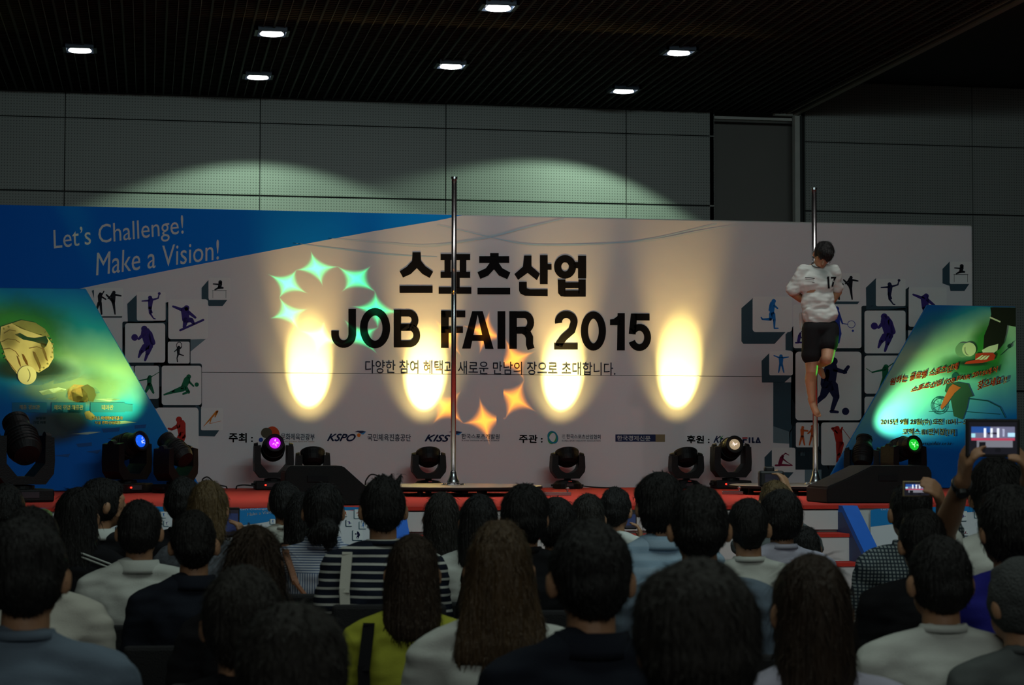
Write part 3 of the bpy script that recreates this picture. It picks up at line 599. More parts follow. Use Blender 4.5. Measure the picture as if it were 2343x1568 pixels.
lp('ball_print', [circ(*Z1((139, 938))[0], 21.5)], ballw, 5)
lp('ball_seam', stroke(arc(*Z1((110, 938))[0], 20, 21, -45, 45), 1.2), creams, 6)
skinp = mat('print_skin', (.40, .26, .10), .5, var=.3, vscale=8)
soft_blob('swimmer_shadow', PL, 190, 905, 40, 26, (.12, .10, .03), 2, pL, .9)
lp('swimmer', [Z1((345, 1010), (380, 985), (430, 990), (450, 1020), (450, 1075), (400, 1080), (350, 1060))], skinp, 2)
lp('swim_cap', [Z1((415, 1000), (450, 985), (482, 1005), (492, 1040), (478, 1075), (455, 1070), (445, 1030))], flat('print_cap', (.10, .10, .05)), 3)
lp('swimmer', [Z1((430, 1125), (460, 1120), (490, 1150), (470, 1170), (440, 1160))], skinp, 2)
soft_blob('swimmer_arm', PL, 120, 975, 90, 55, (.01, .035, .04), 3, pL, .95)
soft_blob('swimmer_arm', PL, 165, 962, 55, 36, (.01, .04, .04), 4, pL, .9)
water = flat('print_water_blue', (.02, .10, .34))
lp('water_streak', [Z1(*p) for p in (((300, 1240), (400, 1225), (410, 1245), (320, 1262)), ((520, 1212), (615, 1205), (610, 1225), (530, 1232)), ((690, 1195), (750, 1190), (745, 1208), (690, 1212)), ((390, 1290), (470, 1282), (470, 1300), (400, 1306)), ((550, 1262), (620, 1255), (610, 1272)), ((240, 1180), (330, 1150), (320, 1175)), ((440, 1330), (520, 1318), (500, 1340)), ((640, 1300), (720, 1290), (700, 1310)), ((280, 1350), (360, 1340), (350, 1358)))], water, 2)
lp('spray_print', [Z1(*p) for p in (((200, 1020), (300, 1000), (340, 1010), (330, 1020), (220, 1040)), ((480, 1060), (560, 1058), (620, 1062), (560, 1072)), ((360, 1240), (460, 1228), (520, 1228), (450, 1242)), ((230, 1060), (300, 1050), (280, 1066)), ((540, 1180), (640, 1172), (700, 1180), (600, 1190)))], flat('print_foam', (.45, .62, .55)), 2)
tagb = flat('print_tag_blue', (.02, .16, .34)); cy = flat('print_tag_text', (.65, .62, .42))
lp('heading_box', [Z1((62, 1078), (240, 1078), (240, 1130), (62, 1128)), Z1((264, 1078), (438, 1078), (438, 1130), (264, 1130)), Z1((463, 1078), (640, 1078), (640, 1128), (463, 1128)), Z1((640, 1085), (680, 1088), (680, 1124), (640, 1124))], tagb, 4)
def lt(body, q, m=cy, lay=5, bold=.3): return kid(print_text('poster_text', body, PL, q, m, lay, bold=bold), pL)
lt('채용 정보관', qrect(44, 927, 91, 937)); lt('해외 취업 채용관', qrect(124, 927, 190, 938)); lt('테마관', qrect(233, 927, 259, 938))
orp = flat('print_small_orange', (.70, .42, .08))
lt('스포츠 마케팅/에이전시/', qrect(210, 953, 281, 961), orp); lt('시설 관리/산업연구', qrect(217, 964, 276, 971), orp); lt('상담관', qrect(82, 954, 105, 960), teal_dk, bold=.1); lt('기업 채용', qrect(76, 964, 105, 970), teal_dk, bold=.1)
# right poster
blk = flat('print_sock_black', (.015, .015, .012)); redp = flat('print_shoe_red', (.60, .04, .02)); whp = flat('print_white_warm', (.78, .72, .58))
soft_blob('field_print', PR, 2262, 800, 62, 100, (.03, .24, .03), 1, pR, .95, grain=.2)
soft_blob('field_print', PR, 2215, 840, 100, 40, (.02, .16, .05), 2, pR, .8, grain=.2)
rp('leg_print', [Z5((945, 400), (1088, 402), (1088, 510), (1040, 500), (1035, 540), (1020, 600), (990, 640), (960, 650), (905, 640), (910, 560), (935, 500), (950, 440))], blk, 3)
rp('sock_band', [Z5(*[(a, b_) for a, b_ in p]) for p in (((945, 452), (1003, 478), (1001, 486), (940, 460)),)], whp, 4)
rp('sock_print', [Z5((898, 640), (935, 620), (990, 605), (985, 640), (960, 660), (905, 662))], whp, 4)
rp('shoe_print', [Z5((862, 660), (910, 655), (960, 655), (975, 670), (965, 695), (900, 712), (800, 718), (810, 705), (860, 695))], redp, 5)
rp('shoe_stripe', [Z5(*p) for p in (((895, 670), (908, 668), (880, 692), (860, 694)), ((912, 672), (926, 670), (900, 694), (882, 694)), ((930, 672), (942, 670), (925, 692), (905, 694)))], whp, 6)
soft_blob('shadow_print', PR, 2225, 832, 45, 8, (.01, .03, .02), 3, pR, .9)
rp('ball_print', [circ(*Z5((826, 636))[0], 16)], ballw, 4)
rp('ball_blur', [circ(*Z5((790, 640))[0], 17)], flat('print_ball_blur', (.22, .34, .22)), 3)
rp('ball_seam', stroke(arc(*Z5((826, 636))[0], 10, 14, 100, 200, 8), .9), dk, 5)
rp('flower_print', stroke(Z5((1000, 670), (1050, 625), (1075, 590)), 1.4) + [circ(*Z5((1052, 618))[0], 5, n=8)], dk, 3)
# athlete in red leaning on a bicycle wheel
rp('athlete_head', [circ(*Z5((748, 790))[0], 8, 10)], teal_dk, 3)
rp('athlete_body', [Z5((700, 830), (760, 820), (820, 830), (850, 900), (825, 905), (815, 960), (790, 1030), (740, 1010), (720, 900), (690, 870))], flat('print_olive_green', (.03, .07, .05)), 3)
rp('athlete_sleeve', [Z5((735, 830), (780, 850), (745, 880), (700, 945), (672, 975), (665, 960), (690, 900), (715, 850))], flat('print_vest_red', (.50, .09, .03)), 4)
rp('wheel_print', [q for rx in (1.0, .78) for q in stroke([(x, y) for x, y in [(Z5((660, 950))[0][0] + 19 * rx * cos(2 * pi * i / 26), Z5((660, 950))[0][1] + 20 * rx * sin(2 * pi * i / 26)) for i in range(26)]], 1.4, True)], teal_dk, 3)
wx, wy = Z5((660, 950))[0]
rp('wheel_spoke', [q for i in range(8) for q in stroke([(wx, wy), (wx + 18 * cos(pi / 4 * i + .3), wy + 18 * sin(pi / 4 * i + .3))], .8)], teal_dk, 3)
rp('car_print', stroke(Z5((640, 905), (820, 912), (930, 925), (1000, 960), (1030, 1020)), 2.2) + stroke(Z5((600, 985), (800, 985), (1000, 1000)), 1.2), teal_dk, 2)
scr = flat('print_script_red', (.85, .05, .03)); glow_y = flat('print_script_yellow', (.85, .62, .15))
def rt(body, q, m, lay=6, bold=.3, **k): return kid(print_text('poster_text', body, PR, q, m, lay, bold=bold, **k), pR)
for body, q in (('원하는 글로벌 스포츠인재', [(2037, 866), (2193, 831), (2193, 847), (2037, 882)]), ('스포츠산업 JOB FAIR 2015에서', [(2084, 886), (2283, 839), (2284, 854), (2084, 900)]), ('찾으세요 !!', [(2237, 872), (2304, 860), (2304, 877), (2237, 892)])):
    rt(body, q, glow_y, 5, .65, shear=.25, wave=1.2); rt(body, q, scr, 6, .45, shear=.25, wave=1.2)
br = flat('print_brown', (.07, .03, .02))
for body, q in (('2015년 9월 23일(수) 오전 10시 ~ 오후 5시', qrect(2015, 959, 2250, 974)), ('코엑스 B1전시장[1F]', qrect(2065, 981, 2185, 998))):
    rt(body, q, glow_y, 5, .5); rt(body, q, br, 6, .3)
rt('www.sportsjobfair.or.kr', qrect(2070, 1011, 2178, 1021), MATS['print_ink_grey_blue'], 6, .1)
for o in bpy.data.objects:
    if o.name.startswith(('poster_text', 'glove_fold')): o['kind'] = 'stuff'
# easel legs behind the posters keep them standing
for t, Y, xs in ((pL, YL, (-120, 150)), (pR, YR, (2160, 2290))):
    for px in xs:
        p = aty(px, 760, Y); bm = bmesh.new(); tube(bm, [(p.x, Y + .06, p.z), (p.x, Y + .30, STAGE_Z + .002)], .015, 8); kid(link('prop', bm2me(bm), matte_black), t)

# ------------------------------------------------------------------ moving head lamps
led_red = mat('indicator_red', (1, .02, .01), .4, emit=(1, .02, .01), estr=4)
led_off = mat('badge_red', (.35, .03, .02), .4)
def u_yoke(bm, hw, h0, h1, ro, flat_in, th=.10, y=0):
    """upright U plate: outer half width hw, from h0 to h1, inner cut either a round bowl or a flat one"""
    out = [(-hw, h1), (-hw - .006, (h0 + h1) / 2), (-hw + .0, h0 + .07), (-hw + .055, h0), (hw - .055, h0), (hw, h0 + .07), (hw + .006, (h0 + h1) / 2), (hw, h1)]
    ih = hw - .060
    if flat_in: inn = [(ih, h1 + .012), (ih, h0 + .14), (ih * .42, h0 + .052), (-ih * .42, h0 + .052), (-ih, h0 + .14), (-ih, h1 + .012)]
    else: inn = [(ih, h1 + .008)] + [(ih * cos(a), h0 + .055 + ih * .90 - ih * .90 * sin(a)) for a in [radians(10 + 16 * i) for i in range(11)]] + [(-ih, h1 + .008)]
    P = [(x, z) for x, z in out + inn]
    prism(bm, [(x, y - th / 2, z) for x, z in P], (0, th, 0))
def moving_head(kind, x, y, face, tilt, s, label, lens=None, lens_e=0, led=True, cat='stage light', grp=None):
    """origin at the base; face = heading of the lens (0 = toward +y, pi = toward the hall), tilt = lens elevation"""
    wash = kind == 'wash'
    t = empty('moving_head_light', (x, y, STAGE_Z), face, s, label, cat, grp)
    bm = bmesh.new()
    if wash: lathe(bm, [(.125, 0), (.15, .008), (.145, .05), (.11, .082), (.05, .09)], 20, Matrix.Diagonal((1.02, .9, 1, 1))); box(bm, (0, 0, .035), (.335, .05, .02), bevel=.004); box(bm, (0, 0, .095), (.06, .06, .03))
    else: box(bm, (0, 0, .045), (.37, .29, .085), bevel=.012); box(bm, (-.20, 0, .05), (.03, .10, .03), bevel=.006); box(bm, (.20, 0, .05), (.03, .10, .03), bevel=.006); lathe(bm, [(.09, .085), (.09, .11), (.05, .115)], 20)
    base = link('base', bm2me(bm), black_plastic, t)
    pf = 1 if abs(cos(face) + 1) < .7 else -1          # which local side faces the hall
    if wash: box_obj('badge', (0, pf * .155 * .9, .078), (.035, .01, .012), led_off, base); box_obj('display', (0, pf * .14, .042), (.07, .012, .03), mat('display_dark', (.05, .05, .06), .2), base)
    else:
        box_obj('display', (.02, pf * .147, .05), (.12, .006, .04), MATS.get('display_dark') or mat('display_dark', (.05, .05, .06), .2), base)
        if led: box_obj('indicator_light', (pf * .085 * -1 * -1, pf * .150, .05), (.016, .006, .014), led_red, base)
    bm = bmesh.new()
    if wash: u_yoke(bm, .168, .105, .335, 0, False, .15); hz, rr, ln = .318, .125, .20
    else: u_yoke(bm, .190, .118, .430, 0, True, .22); hz, rr, ln = .415, .125, .36
    yk = link('yoke', bm2me(bm), black_plastic, t)
    for sx in (-1, 1):
        bm = bmesh.new(); c = (.172 if wash else .195) - .02
        cyl(bm, (sx * (c - .02), 0, hz), (sx * (c + .018), 0, hz), .055, .045, 20); link('tilt_cover', bm2me(bm), black_plastic, yk)
    h = empty('lamp_head', (0, 0, hz)); h.rotation_euler = (tilt, 0, 0); h.parent = t
    bpy.data.objects.remove(h)
    M = Matrix.Translation((0, 0, hz)) @ Matrix.Rotation(tilt, 4, 'X') @ Matrix.Rotation(-pi / 2, 4, 'X')      # local z of the barrel -> lens direction
    bm = bmesh.new()
    if wash: prof = [(.03, -.085), (.070, -.08), (.104, -.055), (.118, -.01), (.121, .03), (.125, .045), (.125, .062), (.112, .064)]
    else: prof = [(.04, -.17), (.085, -.165), (.108, -.12), (.112, -.02), (.105, .06), (.088, .10), (.083, .16), (.090, .165), (.090, .190), (.075, .192), (.060, .175)]
    lathe(bm, prof, 28, M)
    for k in range(6 if wash else 5):
        a = 2 * pi * k / 6; zz_ = -.08 + .025 * k
        if not wash:
            lathe(bm, [(.112, -.10 + .03 * k), (.117, -.095 + .03 * k), (.112, -.09 + .03 * k)], 28, M)
    hd = link('lamp_head', bm2me(bm), black_plastic, t, smooth=False)
    bm = bmesh.new(); zl = prof[-1][1]
    lathe(bm, [(prof[-1][0] - .004, zl - .02), (prof[-1][0] - .004, zl + .002), (prof[-1][0] * .7, zl + .010), (.01, zl + .014)], 28, M)
    lm = mat('lens_' + '%02x%02x%02x' % tuple(int(max(0, min(1, c)) * 255) for c in (lens or (0, 0, 0))), lens or (.05, .05, .06), .15, emit=lens, estr=lens_e) if lens else mat('lens_dark', (.04, .04, .05), .1)
    if lens:                                   # a bright filament pattern inside the lens, radial in the lens' own frame
        pass
    link('lens', bm2me(bm), lm, hd, smooth=True)
    if lens and lens_e > .1:
        bm = bmesh.new(); rnd = random.Random(int(x * 100)); 
        for k in range(6):
            a = rnd.random() * 6.3; r = rnd.uniform(.005, .03)
            vs = [Vector((r * cos(a) + q * cos(b2), r * sin(a) + q * sin(b2), zl + .0155)) for q, b2 in ((.018, a), (.006, a + 1.8), (.012, a + 3.4), (.005, a + 4.8))]
            bm.faces.new([bm.verts.new(M @ v) for v in vs])
        link('facet', raw2me(bm), mat('lens_core_%d' % int(x * 10), (1, 1, 1), .3, emit=(min(1, lens[0] + .35), min(1, lens[1] + .3), min(1, lens[2] + .35)), estr=1.2), hd)
    o = Vector((0, 0, hz)); d = Vector((0, cos(tilt), sin(tilt))); R = Matrix.Rotation(face, 3, 'Z')
    return t, Vector((x, y, STAGE_Z)) + R @ ((o + d * (zl + .05)) * s), R @ d

def star_gobo(lamp, n, R0, size, strength, color, rot=0.0, blur=.62):
    d = lamp.data; d.use_nodes = True; nt = d.node_tree; N = nt.nodes; L = nt.links
    em = N['Emission']
    def M(op, a=None, b=None, c=None):
        nd = N.new('ShaderNodeMath'); nd.operation = op
        for i, v in enumerate((a, b, c)):
            if v is None: continue
            if isinstance(v, (int, float)): nd.inputs[i].default_value = v
            else: L.new(v, nd.inputs[i])
        return nd.outputs[0]
    tc = N.new('ShaderNodeTexCoord'); sp = N.new('ShaderNodeSeparateXYZ'); L.new(tc.outputs['Normal'], sp.inputs[0])
    z = M('ABSOLUTE', sp.outputs[2]); u = M('DIVIDE', sp.outputs[0], z); v = M('DIVIDE', sp.outputs[1], z)
    r = M('SQRT', M('ADD', M('MULTIPLY', u, u), M('MULTIPLY', v, v))); a = M('ADD', M('ARCTAN2', v, u), rot + 10 * pi)
    sec = 2 * pi / n; am = M('SUBTRACT', M('MODULO', a, sec), sec / 2)
    x = M('SUBTRACT', M('MULTIPLY', r, M('COSINE', am)), R0); y = M('MULTIPLY', r, M('SINE', am))
    k = M('ADD', M('POWER', M('ABSOLUTE', x), .60), M('POWER', M('ABSOLUTE', y), .60))
    mr = N.new('ShaderNodeMapRange'); mr.interpolation_type = 'SMOOTHSTEP'; S_ = size ** .60
    mr.inputs[1].default_value = S_ * (1 + blur * .3); mr.inputs[2].default_value = S_ * (1 - blur); mr.inputs[3].default_value = 0; mr.inputs[4].default_value = strength
    L.new(k, mr.inputs[0]); L.new(mr.outputs[0], em.inputs['Strength']); em.inputs['Color'].default_value = (*color, 1)

G = 'moving head lamps along the foot of the backdrop'
warm = (1.0, .70, .30)
WL = ['moving head wash lamp directly behind the left floor monitor', 'moving head wash lamp beside the foot of the central pole', 'moving head wash lamp right of the central platform, crescent gap showing', 'moving head wash lamp left of the lamp with the white lens']
YWASH = 20.66
for i, (px, tx, ty) in enumerate([(715, 707, 864), (980, 972, 876), (1298, 1286, 876), (1570, 1552, 866)]):
    p = aty(px, 1117, YWASH)
    t, lp_, d = moving_head('wash', p.x, YWASH, 0.0, radians(62), 1.0, WL[i], grp=G)
    tg = aty(tx, ty, YB); tg2 = aty(tx, ty - 190, YB)
    p1 = Vector((lp_.x + (tg.x - lp_.x) * .0, lp_.y, lp_.z)); 
    light('SPOT', 'wash_beam', p1, tg, 440, (1.0, .77, .18), spot_size=radians(31), spot_blend=.55, shadow_soft_size=.03)
    light('SPOT', 'wash_spill', p1, aty(tx, ty - 20, YB), 34, (1.0, .72, .22), spot_size=radians(62), spot_blend=1.0, shadow_soft_size=.05)
    light('SPOT', 'wash_halo', p1, tg2, 170, (1.0, .64, .20), spot_size=radians(35), spot_blend=1.0, shadow_soft_size=.05)
SPOT = [
 (625, 20.50, pi + .02, radians(16), 1.0, 'moving head lamp with a glowing magenta lens', (.62, .02, .85), 1.0, True),
 (1672, 20.50, pi - .04, radians(14), 1.0, 'moving head lamp with a white faceted lens', (.40, .30, .18), .8, True),
 (2068, 19.5, pi + .25, radians(12), 1.02, 'moving head lamp with a green lens before the right poster', (.01, .55, .03), .9, False),
 (290, 19.40, pi + .75, radians(14), 1.05, 'moving head lamp turned right, showing a blue lens', (.01, .12, .9), .9, True),
 (402, 19.3, .75, radians(35), .95, 'small black lamp turned sideways near the end of the left poster', None, 0, False),
 (1975, 19.9, -.5, radians(55), .92, 'black lamp half hidden behind the right floor monitor', None, 0, False),
 (48, 16.6, .35, radians(40), 1.18, 'large dark moving head lamp at the left edge of the stage', None, 0, False)]
heads = []
for px, Y, f, tl, s, lb, le, e, led in SPOT:
    p = aty(px, 1100, Y); heads.append(moving_head('spot', p.x, Y, f, tl, s, lb, le, e, led, grp=G))
# the two poster lamps graze their posters
hL, hR, hF = heads[4], heads[5], heads[6]
hlp = Vector(hL[1]); hrp = Vector(hR[1])
light('SPOT', 'poster_beam', hlp, aty(205, 850, YL), 130, (.72, 1.0, .22), spot_size=radians(62), spot_blend=1.0, shadow_soft_size=.04)
light('SPOT', 'poster_beam', (hlp.x, hlp.y, hlp.z), aty(60, 815, YL), 170, (1.0, .85, .25), spot_size=radians(28), spot_blend=1.0, shadow_soft_size=.04)
light('SPOT', 'poster_beam', hrp, aty(2110, 930, YR), 165, (.46, 1.0, .40), spot_size=radians(62), spot_blend=1.0, shadow_soft_size=.04)
light('SPOT', 'poster_beam', hrp, aty(2230, 800, YR), 130, (.55, 1.0, .25), spot_size=radians(40), spot_blend=1.0, shadow_soft_size=.04)
# gobo projectors hang from the hall ceiling out of frame
for pos, tgt, n, rot, col, e, R0 in ((Vector((-3.2, 15.5, 4.6)), aty(752, 695, YB), 7, .4, (0.0, 1.0, .30), 1.7, .046), (Vector((0.8, 12.5, 5.2)), aty(1086, 858, YB), 7, .9, (1.0, .30, .0), 1.9, .047)):
    lo = light('SPOT', 'star_projector_beam', pos, tgt, 6500, (1, 1, 1), spot_size=radians(16), spot_blend=.1, shadow_soft_size=.0)
    star_gobo(lo, n, R0, R0 * .46, e, col, rot)
light('SPOT', 'performer_light', (8.2, 10.5, 5.6), aty(1880, 700, 18.2), 80, (1.0, .96, .95), spot_size=radians(9), spot_blend=.8, shadow_soft_size=.1)
light('SPOT', 'performer_side_light', (4.2, 17.2, 1.3), aty(1852, 905, 18.3), 9, (1.0, .5, .12), spot_size=radians(15), spot_blend=.9, shadow_soft_size=.05)
light('SPOT', 'laser_beam', (9.4, 19.7, 1.75), aty(1890, 812, 18.25), 420, (.05, 1.0, .08), spot_size=radians(7), spot_blend=.4, shadow_soft_size=.01)
# cables lying on the stage
cab = mat('cable_rubber', (.012, .012, .012), .6)
for j, (pts, lb) in enumerate(((((540, 1113), (560, 1110), (600, 1115)), 'thin black cable left of the magenta lamp'), (((835, 1104), (850, 1086), (880, 1096), (910, 1112)), 'black cable looping up behind the left floor monitor'), (((1330, 1112), (1370, 1116), (1420, 1117)), 'black cable trailing right from the central wash lamp'), (((462, 1098), (475, 1092), (495, 1108), (520, 1114)), 'thin cable curling at the tip of the left poster'))):
    P = [aty(x, y, 20.4 if j != 3 else 20.6) for x, y in curve([tuple(map(float, q)) for q in pts], 6)]
    for q in P: q.z = max(q.z, STAGE_Z + .008)
    P[0].z = P[-1].z = STAGE_Z + .008
    bm = bmesh.new(); tube(bm, P, .008, 6); tag(link('cable', bm2me(bm), cab, smooth=True), lb, 'cable', 'cables on the stage')

# ------------------------------------------------------------------ floor monitors (wedges)
def wedge(px0, px1, Y, flip, label, shf=.3):
    a, b_ = aty(px0, 1120, Y).x, aty(px1, 1120, Y).x; w = b_ - a
    t = empty('floor_monitor', ((a + b_) / 2, Y, STAGE_Z), label=label, cat='speaker')
    h = .295; sh = w * shf
    prof = [(-w / 2 + .01, 0), (-w / 2 + .02, .25), (-w / 2 + .05, h), (w / 2 - sh, h), (w / 2, .12), (w / 2, 0)]
    if flip: prof = [(-x, z) for x, z in prof][::-1]
    bm = bmesh.new(); prism(bm, [(x, -.26, z) for x, z in prof], (0, .52, 0)); bmesh.ops.bevel(bm, geom=bm.edges[:], offset=.008, segments=2, affect='EDGES'); link('cabinet', bm2me(bm), mat('monitor_carpet_black', (.004, .004, .004), .9, bump=.4, bscale=260), t)
    bm = bmesh.new(); x0, z0, x1, z1 = w / 2 - sh + .012, h - .02, w / 2 - .012, .125
    nx, nz = (z0 - z1), (x1 - x0); l = math.hypot(nx, nz); nx, nz = nx / l * .006, nz / l * .006
    q = [(x0, z0), (x1, z1), (x1 + nx, z1 + nz), (x0 + nx, z0 + nz)]
    if flip: q = [(-x, z) for x, z in q][::-1]
    prism(bm, [(x, -.24, z) for x, z in q], (0, .48, 0)); link('grille', bm2me(bm), mat('grille_black', (.006, .006, .007), .7, .2, bump=.8, bscale=400), t)
    box_obj('handle', (-.06 if not flip else .06, -.263, .20), (.16, .012, .05), matte_black, t, .004)
    return t
wedge(641, 836, 15.75, False, 'left black wedge floor monitor on the red carpet')
wedge(1868, 2110, 15.85, True, 'right black wedge floor monitor beside the second pole', .42)
# ------------------------------------------------------------------ poles and round platforms
YP = 18.4; pole_c = [aty(1037, 1111, YP), aty(1866, 1110, YP)]
PT = .088
for i, (pc, top) in enumerate(zip(pole_c, ((1038, 405), (1860, 430)))):
    t = empty('round_platform', (pc.x, YP, STAGE_Z), label=['round low platform under the central pole, top gleaming gold', 'round low platform under the performer on the right'][i], cat='platform', group='round pole platforms')
    bm = bmesh.new(); lathe(bm, [(.78, PT - .022), (.80, PT - .018), (.80, PT - .004), (.785, PT)], 64); link('deck', bm2me(bm), mat('platform_deck', (.50, .45, .36), .28, .55, var=.1), t)
    bm = bmesh.new(); lathe(bm, [(.79, PT - .030), (.806, PT - .028), (.806, PT - .008), (.79, PT - .006)], 64); link('rim', bm2me(bm), matte_black, t)
    bm = bmesh.new(); box(bm, (0, 0, PT - .045), (1.44, .05, .03)); box(bm, (0, 0, PT - .045), (.05, 1.44, .03)); link('frame', bm2me(bm), matte_black, t)
    for k in range(8):
        a = pi / 4 * k + .2; bm = bmesh.new(); cyl(bm, (.68 * cos(a), .68 * sin(a), 0), (.68 * cos(a), .68 * sin(a), PT - .028), .03, .022, 10); link('foot', bm2me(bm), black_plastic, t)
    tz = aty(*top, YP).z
    g = empty('dance_pole', (pc.x, YP, STAGE_Z + PT), label=['tall chrome dance pole standing in front of the centre lettering', 'chrome dance pole the performer clings to'][i], cat='pole', group='chrome dance poles')
    H = tz - STAGE_Z - PT
    bm = bmesh.new(); cyl(bm, (0, 0, .01), (0, 0, H - .02), .0235, .0235, 24); link('pole_shaft', bm2me(bm), chrome, g, smooth=True)
    for z in (.62 * H,): bm = bmesh.new(); cyl(bm, (0, 0, z), (0, 0, z + .01), .0245, .0245, 24); link('joint_ring', bm2me(bm), trim_metal, g, smooth=True)
    bm = bmesh.new(); cyl(bm, (0, 0, H - .02), (0, 0, H), .03, .03, 24); link('end_cap', bm2me(bm), chrome, g)
    bm = bmesh.new(); lathe(bm, [(.055, .010), (.056, .035), (.043, .06), (.033, .09), (.029, .12), (.025, .125)], 28); link('pole_socket', bm2me(bm), chrome, g, smooth=True)
    bm = bmesh.new(); lathe(bm, [(.105, 0), (.108, .004), (.105, .009), (.05, .011)], 28); fl = link('flange', bm2me(bm), chrome, g)
    for k in range(8):
        a = pi / 4 * k; bm = bmesh.new(); cyl(bm, (.088 * cos(a), .088 * sin(a), .009), (.088 * cos(a), .088 * sin(a), .016), .008, .006, 8); link('bolt', bm2me(bm), chrome, fl)
for (x0, y0, x1), lb in (((1225, 1131, 1307), 'silver tie bar with a small knob lying right of the central platform'), ((1652, 1128, 1700), 'short silver tie bar near the right platform')):
    a = atz(x0, y0, STAGE_Z + .02); c = atz(x1, y0, STAGE_Z + .02); mid = (a + c) / 2; L_ = (c - a).length
    t = empty('tie_bar', (mid.x, mid.y, STAGE_Z), 0, 1, lb, 'metal bar', 'silver tie bars')
    bm = bmesh.new(); box(bm, (0, 0, .02), (L_, .03, .03), bevel=.004); link('bar', bm2me(bm), chrome, t)
    bm = bmesh.new(); lathe(bm, [(.008, .03), (.008, .05), (.016, .055), (.018, .068), (.01, .08)], 12, Matrix.Translation((L_ / 2 - .03, 0, 0))); link('knob', bm2me(bm), chrome, t)

# ------------------------------------------------------------------ printed skirts on the stage front
def skirt(px0, px1, label):
    Y = YF - .035; P = Plane(Y); a, b_ = aty(px0, 1180, Y).x, aty(px1, 1180, Y).x
    t = empty('stage_skirt', ((a + b_) / 2, Y, 0), label=label, cat='banner', group='printed stage skirts')
    bm = bmesh.new(); n = 16; top = [(a + (b_ - a) * i / n, .996 - .022 * (2 * i / n - 1) ** 2) for i in range(n + 1)]
    prism(bm, [(x, Y, z) for x, z in [(a, .01)] + top + [(b_, .01)]], (0, .02, 0)); kid(link('cloth', bm2me(bm), white_vinyl), t)
    def sp_(name, polys, m, lay): return kid(print_polys(name, P, polys, m, lay), t)
    w = px1 - px0
    def X(f): return px0 + f * w
    sp_('blue_field', [[(X(.0), 1168), (X(.03), 1165), (X(.5), 1158.5), (X(.97), 1163), (X(.8), 1165), (X(.45), 1176), (X(.2), 1196), (X(0), 1206)]], flat('skirt_blue', (.02, .25, .62)), 1)
    kid(print_text('slogan', 'Let\u2019s Challenge!', P, qrect(X(.06), 1164, X(.22), 1169, -.02), print_white, 2), t)
    kid(print_text('slogan', 'Make a Vision!', P, [(X(.10), 1174), (X(.27), 1168), (X(.27), 1174), (X(.10), 1181)], print_white, 2, bold=.15), t)
    rnd = random.Random(px0)
    kinds = ['karate', 'handball', 'snowboard', 'runner', 'basketball', 'tennis', 'fencer', 'volleyball', 'soccer', 'golfer', 'rower', 'skier', 'boxing', 'batter']
    cols = ['k', 'v', 'v', 'b', 'n', 'u', 'g', 'g', 'n', 'r', 'm', 'b', 's', 'r']; q = 0
    for fx, y, s_ in ((.30, 1166, 16), (.40, 1168, 16), (.50, 1170, 22), (.24, 1188, 11), (.31, 1185, 14), (.39, 1186, 17), (.48, 1196, 14), (.24, 1206, 14), (.33, 1206, 20), (.43, 1214, 18), (.53, 1212, 14), (.60, 1172, 13), (.67, 1168, 14), (.75, 1166, 20), (.83, 1170, 12), (.62, 1192, 12), (.70, 1190, 14), (.78, 1194, 16), (.74, 1214, 22), (.88, 1196, 16), (.86, 1218, 18)):
        x = X(fx); sp_('tile_side_print', [rrect(x - 2.5, y, x + s_ - 1, y + s_ + 2, 1.5, 1)], shade3 if q % 2 else shade, 2)
        tl = sp_('tile', [rrect(x, y, x + s_, y + s_, 1.5, 2)], tile_w, 3)
        f = print_polys('figure', P, fig_polys(kinds[q % 14], x + 1, y + 1, x + s_ - 1, y + s_ - 1), IC[cols[q % 14]], 4); f.parent = tl; q += 1
    g1 = mat('print_blur_green', (.25, .38, .12), .5, var=.4, vscale=9); sp_('photo_print', [circ(X(.93), 1180, .05 * w, 16)], g1, 1)
    sp_('ball_print', [circ(X(.93), 1178, 5)], print_white, 5)
    sp_('photo_print', [circ(X(.96), 1228, 22, 8)], flat('print_blur_grey', (.10, .08, .08)), 4)
    return t
for a_, b2, lb in ((-330, 130, 'printed stage skirt at the far left below the large lamp'), (528, 906, 'printed stage skirt left of the stairs showing small sport tiles'), (1992, 2390, 'printed stage skirt right of the stairs behind the checked shirt')):
    skirt(a_, b2, lb)
skirt(140, 520, 'printed stage skirt hidden behind the left part of the audience')
# ------------------------------------------------------------------ people
def ell(bm, c, r, rot=None, seg=20):
    v = bmesh.ops.create_uvsphere(bm, u_segments=seg, v_segments=seg // 2 + 2, radius=1.0)['verts']
    M = Matrix.Translation(c) @ (rot.to_4x4() if rot is not None else Matrix()) @ Matrix.Diagonal((*r, 1)); bmesh.ops.transform(bm, matrix=M, verts=v)
def cone2(bm, p0, p1, r0, r1, seg=14):
    """tapered limb with round ends, closed"""
    p0 = Vector(p0); p1 = Vector(p1); d = p1 - p0; L_ = d.length or 1e-4; q = d.to_track_quat('Z', 'Y').to_matrix(); n = 4; rings = []
    for i in range(n): a = pi / 2 * (1 - (i + .35) / n); rings.append((r0 * cos(a), -r0 * sin(a)))
    rings.append((r0, 0)); rings.append(((r0 + r1) / 2, L_ / 2)); rings.append((r1, L_))
    for i in range(n): a = pi / 2 * ((i + .65) / n); rings.append((r1 * cos(a), L_ + r1 * sin(a)))
    R = [[bm.verts.new(p0 + q @ Vector((cos(2 * pi * k / seg) * r, sin(2 * pi * k / seg) * r, z))) for k in range(seg)] for r, z in rings]
    for a, b in zip(R, R[1:]):
        for k in range(seg): bm.faces.new((a[k], a[(k + 1) % seg], b[(k + 1) % seg], b[k]))
    bm.faces.new(R[0][::-1]); bm.faces.new(R[-1])
